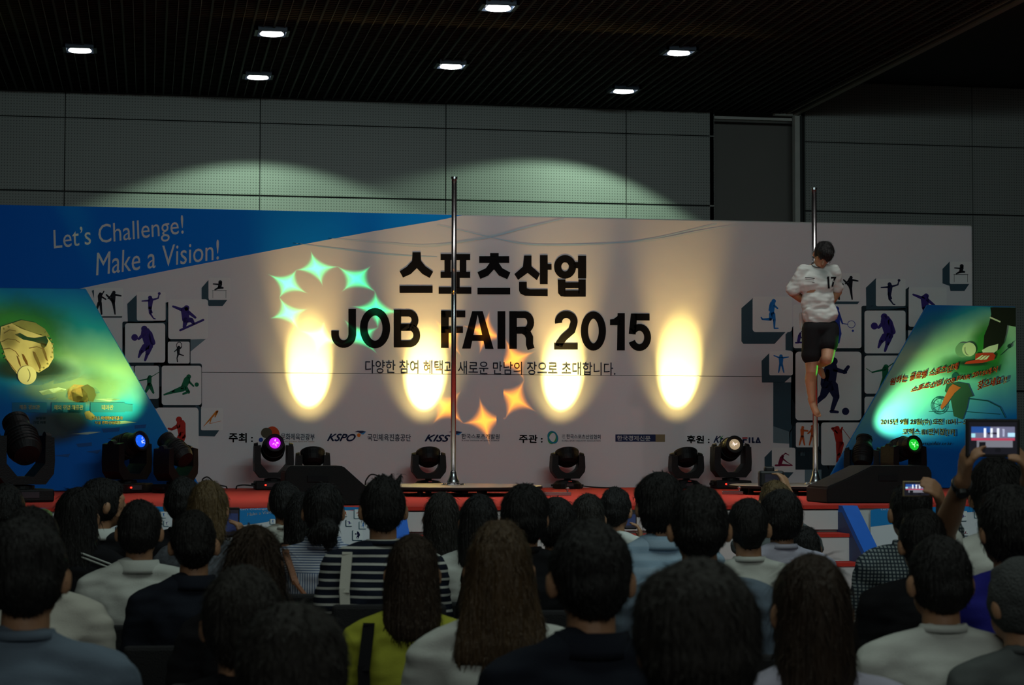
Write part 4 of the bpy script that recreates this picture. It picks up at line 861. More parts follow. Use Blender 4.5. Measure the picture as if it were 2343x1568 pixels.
def chain(bm, pts, rs, seg=14):
    for i in range(len(pts) - 1): cone2(bm, pts[i], pts[i + 1], rs[i], rs[i + 1], seg)
def melt(bm, voxel, smooth=4, name='body'):
    """join overlapping closed solids into one continuous skin"""
    me = bpy.data.meshes.new(name); bmesh.ops.recalc_face_normals(bm, faces=bm.faces[:]); bm.to_mesh(me); bm.free()
    o = bpy.data.objects.new(name, me)
    r = o.modifiers.new('r', 'REMESH'); r.mode = 'VOXEL'; r.voxel_size = voxel; r.use_smooth_shade = True
    if smooth: s = o.modifiers.new('s', 'SMOOTH'); s.factor = .5; s.iterations = smooth
    out = evaluated_mesh(o); bpy.data.objects.remove(o); bpy.data.meshes.remove(me); out.name = name
    return out
def wrinkle(me, amp, sc, seed=0, stretch=(1, 1, 1)):
    off = Vector((seed * 7.3, seed * 3.1, seed))
    nv = len(me.vertices); co_ = [0.0] * (3 * nv); nn = [0.0] * (3 * nv); me.vertices.foreach_get('co', co_); me.vertices.foreach_get('normal', nn)
    for i in range(0, 3 * nv, 3):
        n = noise.noise(Vector((co_[i] * sc * stretch[0], co_[i + 1] * sc * stretch[1], co_[i + 2] * sc * stretch[2])) + off) * amp
        co_[i] += nn[i] * n; co_[i + 1] += nn[i + 1] * n; co_[i + 2] += nn[i + 2] * n
    me.vertices.foreach_set('co', co_); me.update()
def turn_head(me, ang, z0=1.06, z1=1.14):
    """turn everything above the neck about the upright axis"""
    nv = len(me.vertices); c = [0.0] * (3 * nv); me.vertices.foreach_get('co', c)
    for i in range(0, 3 * nv, 3):
        k = min(1, max(0, (c[i + 2] - z0) / (z1 - z0))) * ang
        if k: x, y = c[i], c[i + 1]; c[i] = x * cos(k) - y * sin(k); c[i + 1] = x * sin(k) + y * cos(k)
    me.vertices.foreach_set('co', c); me.update(); return me
def hand(bm, wrist, tip_dir, side, curl=.5, s=1.0, palm_n=None):
    """palm, four unequal bent fingers and a thumb leaving the side of the palm"""
    d = Vector(tip_dir).normalized(); n = Vector(palm_n or (0, 0, -1)); n = (n - d * n.dot(d)).normalized(); w = d.cross(n).normalized() * side; W_ = Vector(wrist)
    for k in (-1, 0, 1): cone2(bm, W_ + w * .010 * k, W_ + d * .075 * s + w * .026 * k * s, .017 * s, .014 * s, 10)
    for k, L_ in enumerate((.070, .080, .074, .058)):
        b = W_ + d * .080 * s + w * (.033 - .0225 * k) * s; d1 = (d + n * curl * .6).normalized(); d2 = (d * (1 - curl * .7) + n * curl * 1.4).normalized()
        m1 = b + d1 * L_ * .45 * s; m2 = m1 + d2 * L_ * .55 * s
        cone2(bm, b, m1, .0095 * s, .0088 * s, 8); cone2(bm, m1, m2, .0088 * s, .0075 * s, 8)
    b = W_ + d * .022 * s + w * .026 * s; t1 = b + (d * .55 + w * .8 + n * .25).normalized() * .042 * s; t2 = t1 + (d * .9 + w * .15 + n * .45).normalized() * .034 * s
    cone2(bm, b, t1, .014 * s, .011 * s, 8); cone2(bm, t1, t2, .011 * s, .009 * s, 8)
def seated_body(arms=None, voxel=.0085):
    """body facing +y, origin on the floor under the seat; arms: {'L':(elbow, wrist, fingers_dir), 'R':...}"""
    bm = bmesh.new()
    ell(bm, (0, .028, 1.205), (.076, .095, .100)); ell(bm, (0, .065, 1.145), (.056, .062, .062)); cone2(bm, (0, .118, 1.205), (0, .136, 1.168), .008, .014, 8)
    cone2(bm, (-.022, .118, 1.138), (.022, .118, 1.138), .009, .009, 8); cone2(bm, (-.04, .105, 1.222), (.04, .105, 1.222), .012, .012, 8); ell(bm, (0, .105, 1.108), (.022, .02, .016))
    for s in (-1, 1): ell(bm, (s * .084, .012, 1.180), (.012, .019, .033), Matrix.Rotation(s * -.25, 3, 'Z') @ Matrix.Rotation(-.15, 3, 'X'), 12)
    cone2(bm, (0, .0, 1.00), (0, .020, 1.13), .054, .051)
    ell(bm, (0, .0, .87), (.152, .105, .17)); ell(bm, (0, .01, .68), (.140, .105, .17)); ell(bm, (0, -.01, .565), (.165, .125, .11))
    for s in (-1, 1): cone2(bm, (s * .03, -.005, 1.035), (s * .15, -.005, .975), .038, .042); cone2(bm, (s * .09, .0, .95), (s * .15, -.005, .96), .07, .048)
    for s, key in ((-1, 'L'), (1, 'R')):
        sh = Vector((s * .172, -.005, .968))
        if arms and key in arms: el, wr, fd, pn = arms[key]; cu = .75
        else: el, wr, fd, pn, cu = Vector((s * .225, .03, .72)), Vector((s * .13, .27, .628)), Vector((-s * .3, 1, -.12)), Vector((0, 0, -1)), .25
        chain(bm, [sh, el], [.049, .040]); mid = Vector(el).lerp(Vector(wr), .35); chain(bm, [el, mid, wr], [.040, .040, .026]); hand(bm, wr, fd, -s, cu, palm_n=pn)
    for s in (-1, 1):
        chain(bm, [(s * .095, .02, .54), (s * .105, .43, .525)], [.088, .062]); chain(bm, [(s * .105, .44, .51), (s * .11, .43, .33), (s * .11, .46, .10)], [.060, .056, .036]); chain(bm, [(s * .11, .45, .065), (s * .115, .60, .045)], [.042, .035])
    return melt(bm, voxel, 3, 'body')
def shirt_mesh(kind='tee', arms=None, seed=0, hem=.50):
    bm = bmesh.new(); g = .012
    for s in (-1, 1):
        cone2(bm, (s * .028, -.010, 1.042), (s * .165, -.006, .985), .050, .062); cone2(bm, (s * .08, -.0, .95), (s * .16, -.005, .962), .094, .066)
        sh = Vector((s * .178, -.005, .972)); key = 'L' if s < 0 else 'R'
        if arms and key in arms: el, wr = Vector(arms[key][0]), Vector(arms[key][1])
        else: el, wr = Vector((s * .225, .03, .72)), Vector((s * .13, .27, .628))
        if kind in ('tee', 'polo'): chain(bm, [sh, sh.lerp(el, .72)], [.064, .060])
        elif kind == 'long': chain(bm, [sh, el, el.lerp(wr, .9)], [.064, .054, .042])
        elif kind == 'rolled': chain(bm, [sh, el, el.lerp(wr, .25)], [.066, .056, .052])
        elif kind == 'sleeveless': ell(bm, sh, (.05, .06, .06))
    ell(bm, (0, -.004, .88), (.172, .120, .175)); ell(bm, (0, .004, .72), (.168, .125, .20)); ell(bm, (0, -.005, .60), (.178, .138, .13)); ell(bm, (0, 0, .535), (.18, .142, .06))
    ell(bm, (0, -.004, 1.035), (.072, .070, .045))
    me = melt(bm, .011, 3, 'shirt'); wrinkle(me, .015, 7, seed, (1, 1, 1.6)); wrinkle(me, .008, 19, seed + 5, (.6, 1, 1.8)); return me
def collar_mesh(kind):
    bm = bmesh.new(); R1 = []; n = 28; prof = {'polo': [(.062, 1.052), (.070, 1.088), (.078, 1.086), (.085, 1.050), (.088, 1.036)], 'band': [(.054, 1.066), (.056, 1.084), (.064, 1.083), (.074, 1.064)]}[kind]
    for r, z in prof: R1.append([bm.verts.new((r * cos(2 * pi * k / n), r * .96 * sin(2 * pi * k / n) + .000, z - .035 * max(0, sin(2 * pi * k / n)))) for k in range(n)])
    for a, b in zip(R1, R1[1:] + R1[:1]):
        for k in range(n): bm.faces.new((a[k], a[(k + 1) % n], b[(k + 1) % n], b[k]))
    return bm2me(bm, 'collar')
def trousers_mesh():
    bm = bmesh.new(); ell(bm, (0, -.01, .555), (.182, .142, .09))
    for s in (-1, 1): chain(bm, [(s * .095, .02, .54), (s * .105, .43, .525)], [.098, .074]); chain(bm, [(s * .105, .435, .515), (s * .11, .44, .14)], [.074, .058])
    return melt(bm, .013, 3, 'trousers')
def shoes_mesh(s):
    bm = bmesh.new(); chain(bm, [(s * .11, .44, .05), (s * .115, .60, .04)], [.05, .044]); ell(bm, (s * .113, .52, .022), (.048, .13, .022)); return melt(bm, .012, 2, 'shoe')
def strands(me, rnd, n, length, down=.8, wob=.02, width=.0022, zmin=-9, curl=0.0):
    """fine locks lying over a hair shell: gives the ragged outline and the sheen lines"""
    P = [v.co.copy() for v in me.vertices]; Nn = [v.normal.copy() for v in me.vertices]; V = []; F = []; base = len(P)
    idx = [i for i in range(base) if P[i].z > zmin]
    for _ in range(n):
        i = rnd.choice(idx); p = P[i] + Nn[i] * -.002; nn = Nn[i]
        t = Vector((rnd.uniform(-.5, .5), rnd.uniform(-.5, .5), -1)); t = (t - nn * t.dot(nn)); t = t.normalized() if t.length > .01 else Vector((1, 0, 0))
        d = (t * down + nn * rnd.uniform(.12, .55) * (1 - down * .6)).normalized(); L_ = length * rnd.uniform(.6, 1.3); w = nn.cross(d).normalized() * width * rnd.uniform(.6, 1.4)
        q1 = p + d * L_ * .5 + nn * .004; q2 = p + d * L_ + t * curl * .3 - nn * (0 if curl else .002) + Vector((0, 0, -curl * L_))
        b = base + len(V); V += [p - w, p + w, q1 + w * .8, q1 - w * .8, q2]; F += [(b, b + 1, b + 2, b + 3), (b + 3, b + 2, b + 4)]
    out = bpy.data.meshes.new('hair'); out.from_pydata(P + V, [], [tuple(p.vertices) for p in me.polygons] + F); out.polygons.foreach_set('use_smooth', [True] * len(out.polygons)); bpy.data.meshes.remove(me); return out
def hair_mesh(kind, seed):
    rnd = random.Random(seed); bm = bmesh.new(); j = lambda a: rnd.uniform(-a, a)
    if kind in ('short', 'crew', 'full', 'cap', 'spiky'):
        g = {'short': .009, 'crew': .005, 'full': .015, 'cap': .013, 'spiky': .010}[kind]
        ell(bm, (j(.003), .016, 1.212), (.078 + g, .094 + g, .098 + g)); ell(bm, (0, -.012, 1.180), (.068 + g, .074 + g * .7, .062)); ell(bm, (0, -.026, 1.148), (.052 + g * .6, .044 + g * .4, .038))
        ell(bm, (0, .07, 1.265), (.062, .045, .040))
        if kind == 'full':
            ell(bm, (j(.01), .02, 1.235), (.089, .102, .085)); ell(bm, (0, -.004, 1.175), (.087, .078, .062)); ell(bm, (0, -.015, 1.15), (.076, .068, .055))
        if kind == 'spiky':
            for _ in range(16): a = rnd.uniform(0, 6.3); r = rnd.uniform(0, .06); cone2(bm, (r * cos(a), .02 + r * sin(a), 1.28), (r * cos(a) * 1.2 + .01, .03 + r * sin(a) * 1.3, 1.318 + j(.012)), .018, .006, 8)
        me = melt(bm, .0075, 2, 'hair'); wrinkle(me, .0045, 26, seed); wrinkle(me, .006, 10, seed + 3)
        if kind == 'cap': return me
        return strands(me, rnd, 800 if kind != 'crew' else 400, .020 if kind != 'full' else .032, .8 if kind != 'spiky' else .5, width=.0018)
    if kind in ('long', 'verylong', 'bob', 'wavy', 'shoulder', 'flare'):
        zb = {'long': .90, 'verylong': .74, 'bob': 1.045, 'wavy': .96, 'shoulder': .985, 'flare': .955}[kind]; wide = {'long': .094, 'verylong': .098, 'bob': .100, 'wavy': .114, 'shoulder': .096, 'flare': .132}[kind]
        n = 30; rings = []; zs_ = [1.322, 1.312, 1.29, 1.25, 1.20, 1.15, 1.10] + [1.10 - (1.10 - zb) * (i + 1) / 7 for i in range(7)]
        for z in zs_:
            if z > 1.20: k = sqrt(max(.0, 1 - ((z - 1.20) / .125) ** 2)); rx, ry, cy_ = .088 * k + .001, .108 * k + .001, .014
            else:
                t = min(1, (1.20 - z) / max(.05, 1.20 - zb)); rx = .088 + (wide - .088) * (t if kind == 'flare' else min(1, t * 1.5)) - (0 if kind == 'flare' else .018 * max(0, t - .8) / .2); ry = .108 - .045 * min(1, t * 1.4); cy_ = .014 - .062 * min(1, t * 1.3)
            rings.append([bm.verts.new((rx * cos(2 * pi * i / n) * (1 + .03 * sin(5 * 2 * pi * i / n + seed)), cy_ + ry * sin(2 * pi * i / n), z)) for i in range(n)])
        for a, b in zip(rings, rings[1:]):
            for i in range(n): bm.faces.new((a[i], b[i], b[(i + 1) % n], a[(i + 1) % n]))
        bm.faces.new(rings[0]); bm.faces.new(rings[-1][::-1])
        me = melt(bm, .009, 2, 'hair')
        # open the front for the face
        for v in me.vertices:
            c = v.co
            if c.z < 1.235 and c.y > .045: v.co.y = .045 + (c.y - .045) * .12
        wrinkle(me, .010 if kind == 'wavy' else .005, 30, seed, (1, 1, .12 if kind != 'wavy' else .5)); wrinkle(me, .007, 9, seed + 2, (1, 1, .5))
        if kind == 'wavy': wrinkle(me, .012, 16, seed + 9)
        return strands(me, rnd, 1300, .035 if kind in ('flare', 'shoulder', 'bob') else .06 if kind != 'wavy' else .05, .95 if kind != 'wavy' else .7, width=.0018, curl=0.0 if kind != 'wavy' else .3)
    if kind in ('bun', 'ponytail'):
        ell(bm, (0, .014, 1.214), (.089, .106, .107)); ell(bm, (0, -.008, 1.175), (.083, .084, .08))
        if kind == 'bun': ell(bm, (.015, -.085, 1.115), (.060, .045, .045)); ell(bm, (-.02, -.08, 1.10), (.045, .04, .04)); ell(bm, (.03, -.07, 1.07), (.035, .035, .035))
        else: chain(bm, [(0, -.09, 1.20), (.01, -.125, 1.12), (.005, -.115, .98)], [.030, .034, .016])
        me = melt(bm, .008, 2, 'hair'); wrinkle(me, .005, 24, seed); return strands(me, rnd, 900, .035, .85)
hair_mats = dict(
 black=mat('hair_black', (.0105, .0095, .009), .62, var=.3, vscale=60, stretch=(1, 1, .08), bump=.7, bscale=120, spec=.3),
 soft=mat('hair_soft_black', (.020, .017, .014), .62, var=.3, vscale=60, stretch=(1, 1, .08), bump=.7, bscale=120, spec=.3),
 brown=mat('hair_brown', (.065, .036, .013), .5, var=.4, vscale=70, stretch=(1, 1, .06), bump=.7, bscale=120, spec=.4),
 dbrown=mat('hair_dark_brown', (.030, .017, .009), .55, var=.4, vscale=70, stretch=(1, 1, .06), bump=.7, bscale=120, spec=.3),
 gold=mat('hair_light_brown', (.11, .07, .028), .5, var=.4, vscale=70, stretch=(1, 1, .06), bump=.7, bscale=120, spec=.3),
 grey=mat('hair_grey', (.10, .10, .095), .7, var=.4, vscale=80, bump=.6, bscale=120, spec=.2))
def cloth(name, c, **k): return mat('cloth_' + name, c, .9, var=.06, vscale=9, bump=.25, bscale=350, spec=.15, **k)
def striped(name, c0, c1, period, frac, axis=2, yoke=None):
    m = cloth(name, c0); N, L, b = nodes_of(m); tc = N.new('ShaderNodeTexCoord'); sp = N.new('ShaderNodeSeparateXYZ'); L.new(tc.outputs['Object'], sp.inputs[0])
    def band(i, per, fr):
        a = N.new('ShaderNodeMath'); a.operation = 'MULTIPLY_ADD'; a.inputs[1].default_value = 1 / per; a.inputs[2].default_value = 50; L.new(sp.outputs[i], a.inputs[0])
        f = N.new('ShaderNodeMath'); f.operation = 'FRACT'; L.new(a.outputs[0], f.inputs[0]); g = N.new('ShaderNodeMath'); g.operation = 'LESS_THAN'; g.inputs[1].default_value = fr; L.new(f.outputs[0], g.inputs[0]); return g.outputs[0]
    if axis == 'grid':
        x, z = band(0, period, frac), band(2, period, frac); mx = N.new('ShaderNodeMath'); mx.operation = 'MAXIMUM'; L.new(x, mx.inputs[0]); L.new(z, mx.inputs[1]); fac = mx.outputs[0]
    elif yoke:
        x, z = band(0, period, frac), band(2, period, frac); g = N.new('ShaderNodeMath'); g.operation = 'GREATER_THAN'; g.inputs[1].default_value = yoke; L.new(sp.outputs[2], g.inputs[0])
        mx = N.new('ShaderNodeMix'); L.new(g.outputs[0], mx.inputs[0]); L.new(x, mx.inputs[2]); L.new(z, mx.inputs[3]); fac = mx.outputs[0]
    else: fac = band(axis, period, frac)
    m2 = N.new('ShaderNodeMix'); m2.data_type = 'RGBA'; L.new(fac, m2.inputs[0]); m2.inputs[6].default_value = (*c0, 1); m2.inputs[7].default_value = (*c1, 1); L.new(m2.outputs[2], b.inputs['Base Color']); return m
CL = dict(white=cloth('white', (.62, .64, .60)), cream=cloth('cream', (.55, .54, .48)), black=cloth('black', (.010, .010, .012)), navy=cloth('navy', (.013, .016, .025)), greyblue=cloth('grey_blue', (.15, .20, .26)),
          lightblue=striped('light_blue', (.34, .50, .66), (.40, .55, .70), .05, .5), lav=cloth('lavender_white', (.50, .49, .60)), yellow=cloth('yellow_knit', (.42, .44, .05)), royal=cloth('royal_blue', (.02, .02, .22)), grey=cloth('grey', (.10, .11, .11)),
          stripe=striped('navy_white_stripe', (.012, .016, .030), (.55, .56, .52), .030, .30), check=striped('checked', (.30, .34, .34), (.03, .045, .06), .014, .42, 'grid'), pin=striped('blue_pinstripe', (.62, .66, .74), (.10, .15, .28), .0105, .45, 'v', yoke=.935),
          floral=mat('cloth_floral', (.10, .11, .13), .9, var=.95, vscale=45), jean=cloth('denim_trousers', (.02, .03, .05)), dark=cloth('dark_trousers', (.012, .012, .013)))
shoe_m = mat('shoe_dark', (.02, .02, .02), .6)
BODY = seated_body(); TRO = trousers_mesh(); SHOE = {s: shoes_mesh(s) for s in (-1, 1)}
SHIRT = {(k, s): shirt_mesh(k, None, s) for k, s in (('tee', 0), ('tee', 1), ('tee', 2), ('polo', 3), ('long', 4), ('long', 5), ('sleeveless', 6))}
HAIRC = {}
COLL = {k: collar_mesh(k) for k in ('polo', 'band')}
# stacking hall chair
def chair_proto():
    t = empty('stacking_chair'); fab = mat('chair_fabric_black', (.014, .014, .016), .9, bump=.3, bscale=200); tubem = mat('chair_tube', (.25, .25, .26), .35, .8)
    box_obj('seat', (0, .02, .435), (.45, .43, .05), fab, t, .02); box_obj('backrest', (0, -.235, .70), (.43, .035, .32), fab, t, .014, Matrix.Rotation(.10, 3, 'X'))
    for s in (-1, 1):
        bm = bmesh.new(); tube(bm, [(s * .215, .20, .41), (s * .225, .23, .0)], .011, 8); link('leg', bm2me(bm), tubem, t)
        bm = bmesh.new(); tube(bm, [(s * .215, -.17, .41), (s * .225, -.25, .0)], .011, 8); link('leg', bm2me(bm), tubem, t)
        bm = bmesh.new(); tube(bm, [(s * .215, -.16, .42), (s * .215, -.215, .50), (s * .20, -.252, .82)], .011, 8); link('back_post', bm2me(bm), tubem, t)
        bm = bmesh.new(); tube(bm, [(s * .215, -.17, .405), (s * .215, .20, .405)], .010, 8); link('seat_rail', bm2me(bm), tubem, t)
    return t
CH = chair_proto(); chair_used = [False]
def place_chair(x, y, rz, s, label):
    if not chair_used[0]: c = CH; chair_used[0] = True
    else:
        c = CH.copy(); COL.objects.link(c)
        for k in CH.children: q = k.copy(); COL.objects.link(q); q.parent = c
    c.location = (x, y, 0); c.rotation_euler = (0, 0, rz); c.scale = (1, 1, s)
    tag(c, 'chair of the ' + ' '.join(label.replace(',', '').split()[:12]), 'chair', 'stacking chairs of the audience'); return c

# px of head centre, px of hair top, depth, hair kind, hair colour, shirt kind, shirt cloth, turn, label, extras
AUD = [
 (62, 1176, 4.4, 'short', 'black', ('tee', 0), 'greyblue', 0, 'person at the left edge, short black hair and grey-blue shirt', {}),
 (70, 1154, 6.1, 'short', 'black', ('tee', 1), 'cream', .15, 'person in a cream white shirt half hidden behind the left edge viewer', {'w': 1.0}),
 (15, 1105, 8.9, 'short', 'black', ('tee', 2), 'black', 0, 'dark-haired spectator cut by the left edge near the large lamp', {}),
 (178, 1113, 8.5, 'verylong', 'black', ('long', 4), 'black', -.1, 'person with very long black hair in a black jacket with a white striped collar', {'sailor': 1}),
 (228, 1090, 9.4, 'short', 'black', ('polo', 3), 'black', -.2, 'person turned right in profile with black hair and white shirt collar', {'collar': 'white', 'head': -.9}),
 (320, 1140, 7.7, 'short', 'black', ('polo', 3), 'white', 0, 'person in a white polo shirt with short black hair', {'collar': 'white'}),
 (445, 1165, 7.1, 'short', 'black', ('polo', 3), 'navy', .05, 'person in a dark collared shirt right of the white polo shirt', {'collar': 'navy'}),
 (420, 1090, 9.8, 'short', 'black', ('tee', 1), 'black', 0, 'dark head behind the collared shirt, below the sideways lamp', {}),
 (478, 1100, 8.9, 'bob', 'gold', ('tee', 0), 'floral', -.3, 'person with light brown bobbed hair in a patterned top holding a phone', {'phone': (530, 1196, .07, .135)}),
 (582, 1200, 6.1, 'wavy', 'dbrown', ('long', 5), 'black', 0, 'person with wavy dark brown hair and black top', {}),
 (553, 1298, 4.35, 'full', 'soft', ('tee', 2), 'black', .1, 'dark-haired person in black between the wavy hair and the nearest dark head', {}),
 (668, 1378, 3.4, 'full', 'soft', ('tee', 1), 'black', 0, 'large dark head at the bottom left, nearest of the left half', {}),
 (653, 1098, 10.7, 'short', 'black', ('tee', 0), 'cream', .1, 'small short-haired spectator in a pale shirt below the wedge speaker', {}),
 (692, 1128, 9.8, 'long', 'black', ('long', 5), 'black', 0, 'person with long black hair between the pale shirt and the pinstripe shirt', {}),
 (740, 1103, 8.9, 'bun', 'black', ('sleeveless', 6), 'pin', 0, 'person with a low black bun in a blue and white pinstripe shirt', {'backpack': 1}),
 (877, 1088, 8.0, 'spiky', 'black', ('long', 4), 'stripe', .1, 'person with cropped black hair in a navy top with white stripes', {'strap': ('cream', -1)}),
 (944, 1222, 6.2, 'shoulder', 'dbrown', ('long', 5), 'yellow', 0, 'person with long dark hair in a yellow knit cardigan', {'strap': ('black', -1)}),
 (1010, 1127, 9.8, 'long', 'soft', ('tee', 1), 'white', .05, 'person with long straight hair left of centre, pole rising behind the head', {}),
 (1096, 1130, 8.9, 'shoulder', 'black', ('tee', 2), 'white', 0, 'person in a white top behind the long brown hair', {}),
 (1142, 1190, 5.25, 'flare', 'brown', ('tee', 0), 'white', 0, 'person with long brown hair lit golden at the crown, in a pale top', {}),
 (1200, 1108, 8.0, 'full', 'black', ('tee', 1), 'black', 0, 'dark head right below the right end of the central platform', {}),
 (1272, 1138, 8.9, 'full', 'black', ('tee', 2), 'black', 0, 'dark spectator behind the central short-haired person, left of two', {}),
 (1345, 1129, 9.8, 'shoulder', 'soft', ('tee', 1), 'black', 0, 'dark spectator behind the central short-haired person, right of two', {}),
 (1408, 1114, 10.6, 'short', 'black', ('tee', 2), 'white', -.35, 'person with short black hair and pale shirt near the red step edge', {'phone': (1443, 1190, .065, .10)}),
 (1352, 1183, 4.35, 'short', 'black', ('polo', 3), 'navy', 0, 'person at centre with short black hair, visible ears and a dark shirt', {'collar': 'navy'}),
 (1510, 1081, 8.0, 'full', 'black', ('polo', 3), 'lightblue', 0, 'person in a light blue shirt right of centre', {'collar': 'lightblue'}),
 (1600, 1107, 6.15, 'short', 'black', ('tee', 0), 'greyblue', -.02, 'person with short black hair and protruding ears in a grey-blue shirt', {}),
 (1712, 1135, 8.0, 'crew', 'black', ('tee', 1), 'white', 0, 'person with a cropped head and bare neck in a white tee', {}),
 (1776, 1096, 10.7, 'short', 'gold', ('tee', 2), 'grey', 0, 'brown-haired photographer holding a black camera before the right platform', {'camera': (1765, 1092)}),
 (1788, 1120, 8.9, 'full', 'black', ('tee', 0), 'lav', 0, 'person with full black hair in a lavender white shirt', {}),
 (1843, 1204, 9.8, 'shoulder', 'black', ('tee', 1), 'black', 0, 'small dark head right of the lavender white shirt', {'small': .9}),
 (1597, 1283, 3.15, 'full', 'soft', ('tee', 2), 'grey', 0, 'largest dark head, nearest to the camera at the bottom right of centre', {}),
 (1857, 1268, 4.4, 'verylong', 'dbrown', ('tee', 0), 'lav', 0, 'person with long dark brown hair covering the back, bottom right', {}),
 (2082, 1101, 8.4, 'short', 'black', ('rolled', 0), 'check', .05, 'person in a checked shirt filming with a small phone', {'film': 1}),
 (2112, 1163, 7.1, 'short', 'black', ('tee', 1), 'black', 0, 'dark-clothed person behind the front white tee', {}),
 (2150, 1222, 5.3, 'short', 'black', ('tee', 1), 'white', .08, 'person in a white tee at the bottom right', {}),
 (2278, 1046, 7.5, 'full', 'black', ('tee', 0), 'white', 0, 'person in white raising a tablet camera overhead with a black wristwatch', {'tablet': 1}),
 (2310, 1112, 6.2, 'full', 'black', ('tee', 2), 'royal', .1, 'person in a royal blue top at the right edge', {}),
 (2335, 1275, 5.2, 'cap', 'grey', ('tee', 1), 'grey', .3, 'person with a grey knit cap at the right edge', {}),
]
def held_thing(name, label, cat, center, w, h, th, face_q, screen_polys, body_m):
    """slab device; face_q maps local (x right, y up, z toward the viewer) to the world"""
    M3 = face_q; t = empty(name, center, label=label, cat=cat); t.rotation_mode = 'QUATERNION'; t.rotation_quaternion = M3.to_quaternion()
    bm = bmesh.new(); box(bm, (0, 0, -th / 2), (w, h, th), bevel=th * .35); link('case', bm2me(bm), body_m, t)
    scr_ = bmesh.new(); v = [scr_.verts.new(p) for p in ((-w * .44, -h * .42, .0008), (w * .44, -h * .42, .0008), (w * .44, h * .42, .0008), (-w * .44, h * .42, .0008))]; scr_.faces.new(v)
    s = link('screen', raw2me(scr_), mat('screen_dark', (.01, .01, .012), .1, emit=(.010, .010, .014), estr=1.0), t)
    for i, (x0, y0, x1, y1, c, e) in enumerate(screen_polys):
        b2 = bmesh.new(); z = .0016 + .0004 * (i % 6)
        b2.faces.new([b2.verts.new(p) for p in ((x0 * w, y0 * h, z), (x1 * w, y0 * h, z), (x1 * w, y1 * h, z), (x0 * w, y1 * h, z))])
        link('screen_image', raw2me(b2), mat('screen_%02d%02d%02d' % tuple(int(k * 60) for k in c), c, .3, emit=c, estr=e), s)
    return t
SCR = [(-.40, -.02, .40, .30, (.16, .16, .26), .8), (-.40, .14, -.05, .30, (.02, .08, .32), .8), (-.40, -.06, .40, .0, (.45, .05, .10), .9), (-.17, .02, -.13, .26, (.8, .85, .9), 1.1), (-.05, .02, -.01, .26, (.8, .85, .9), 1.1), (.07, .02, .11, .26, (.8, .85, .9), 1.1), (.17, .04, .21, .24, (.75, .8, .9), 1.0),
       (-.30, -.24, .36, -.06, (.20, .20, .24), .8), (.27, .04, .40, .14, (.45, .75, .95), 1.0), (-.40, .02, -.33, .12, (.35, .7, .8), 1.0), (-.10, .10, .10, .15, (.03, .02, .05), .5), (-.26, -.36, -.14, -.10, (.01, .01, .015), .4), (.04, -.36, .14, -.12, (.01, .01, .015), .4)]
look = (RM @ Vector((0, 0, 1))).normalized()
FACE = Matrix(((look.cross(Vector((0, 0, 1))) * -1).normalized(), Vector((0, 0, 1)), look)).transposed()
case_m = mat('device_case', (.012, .012, .013), .35); strap_m = {'cream': CL['cream'], 'black': CL['black']}
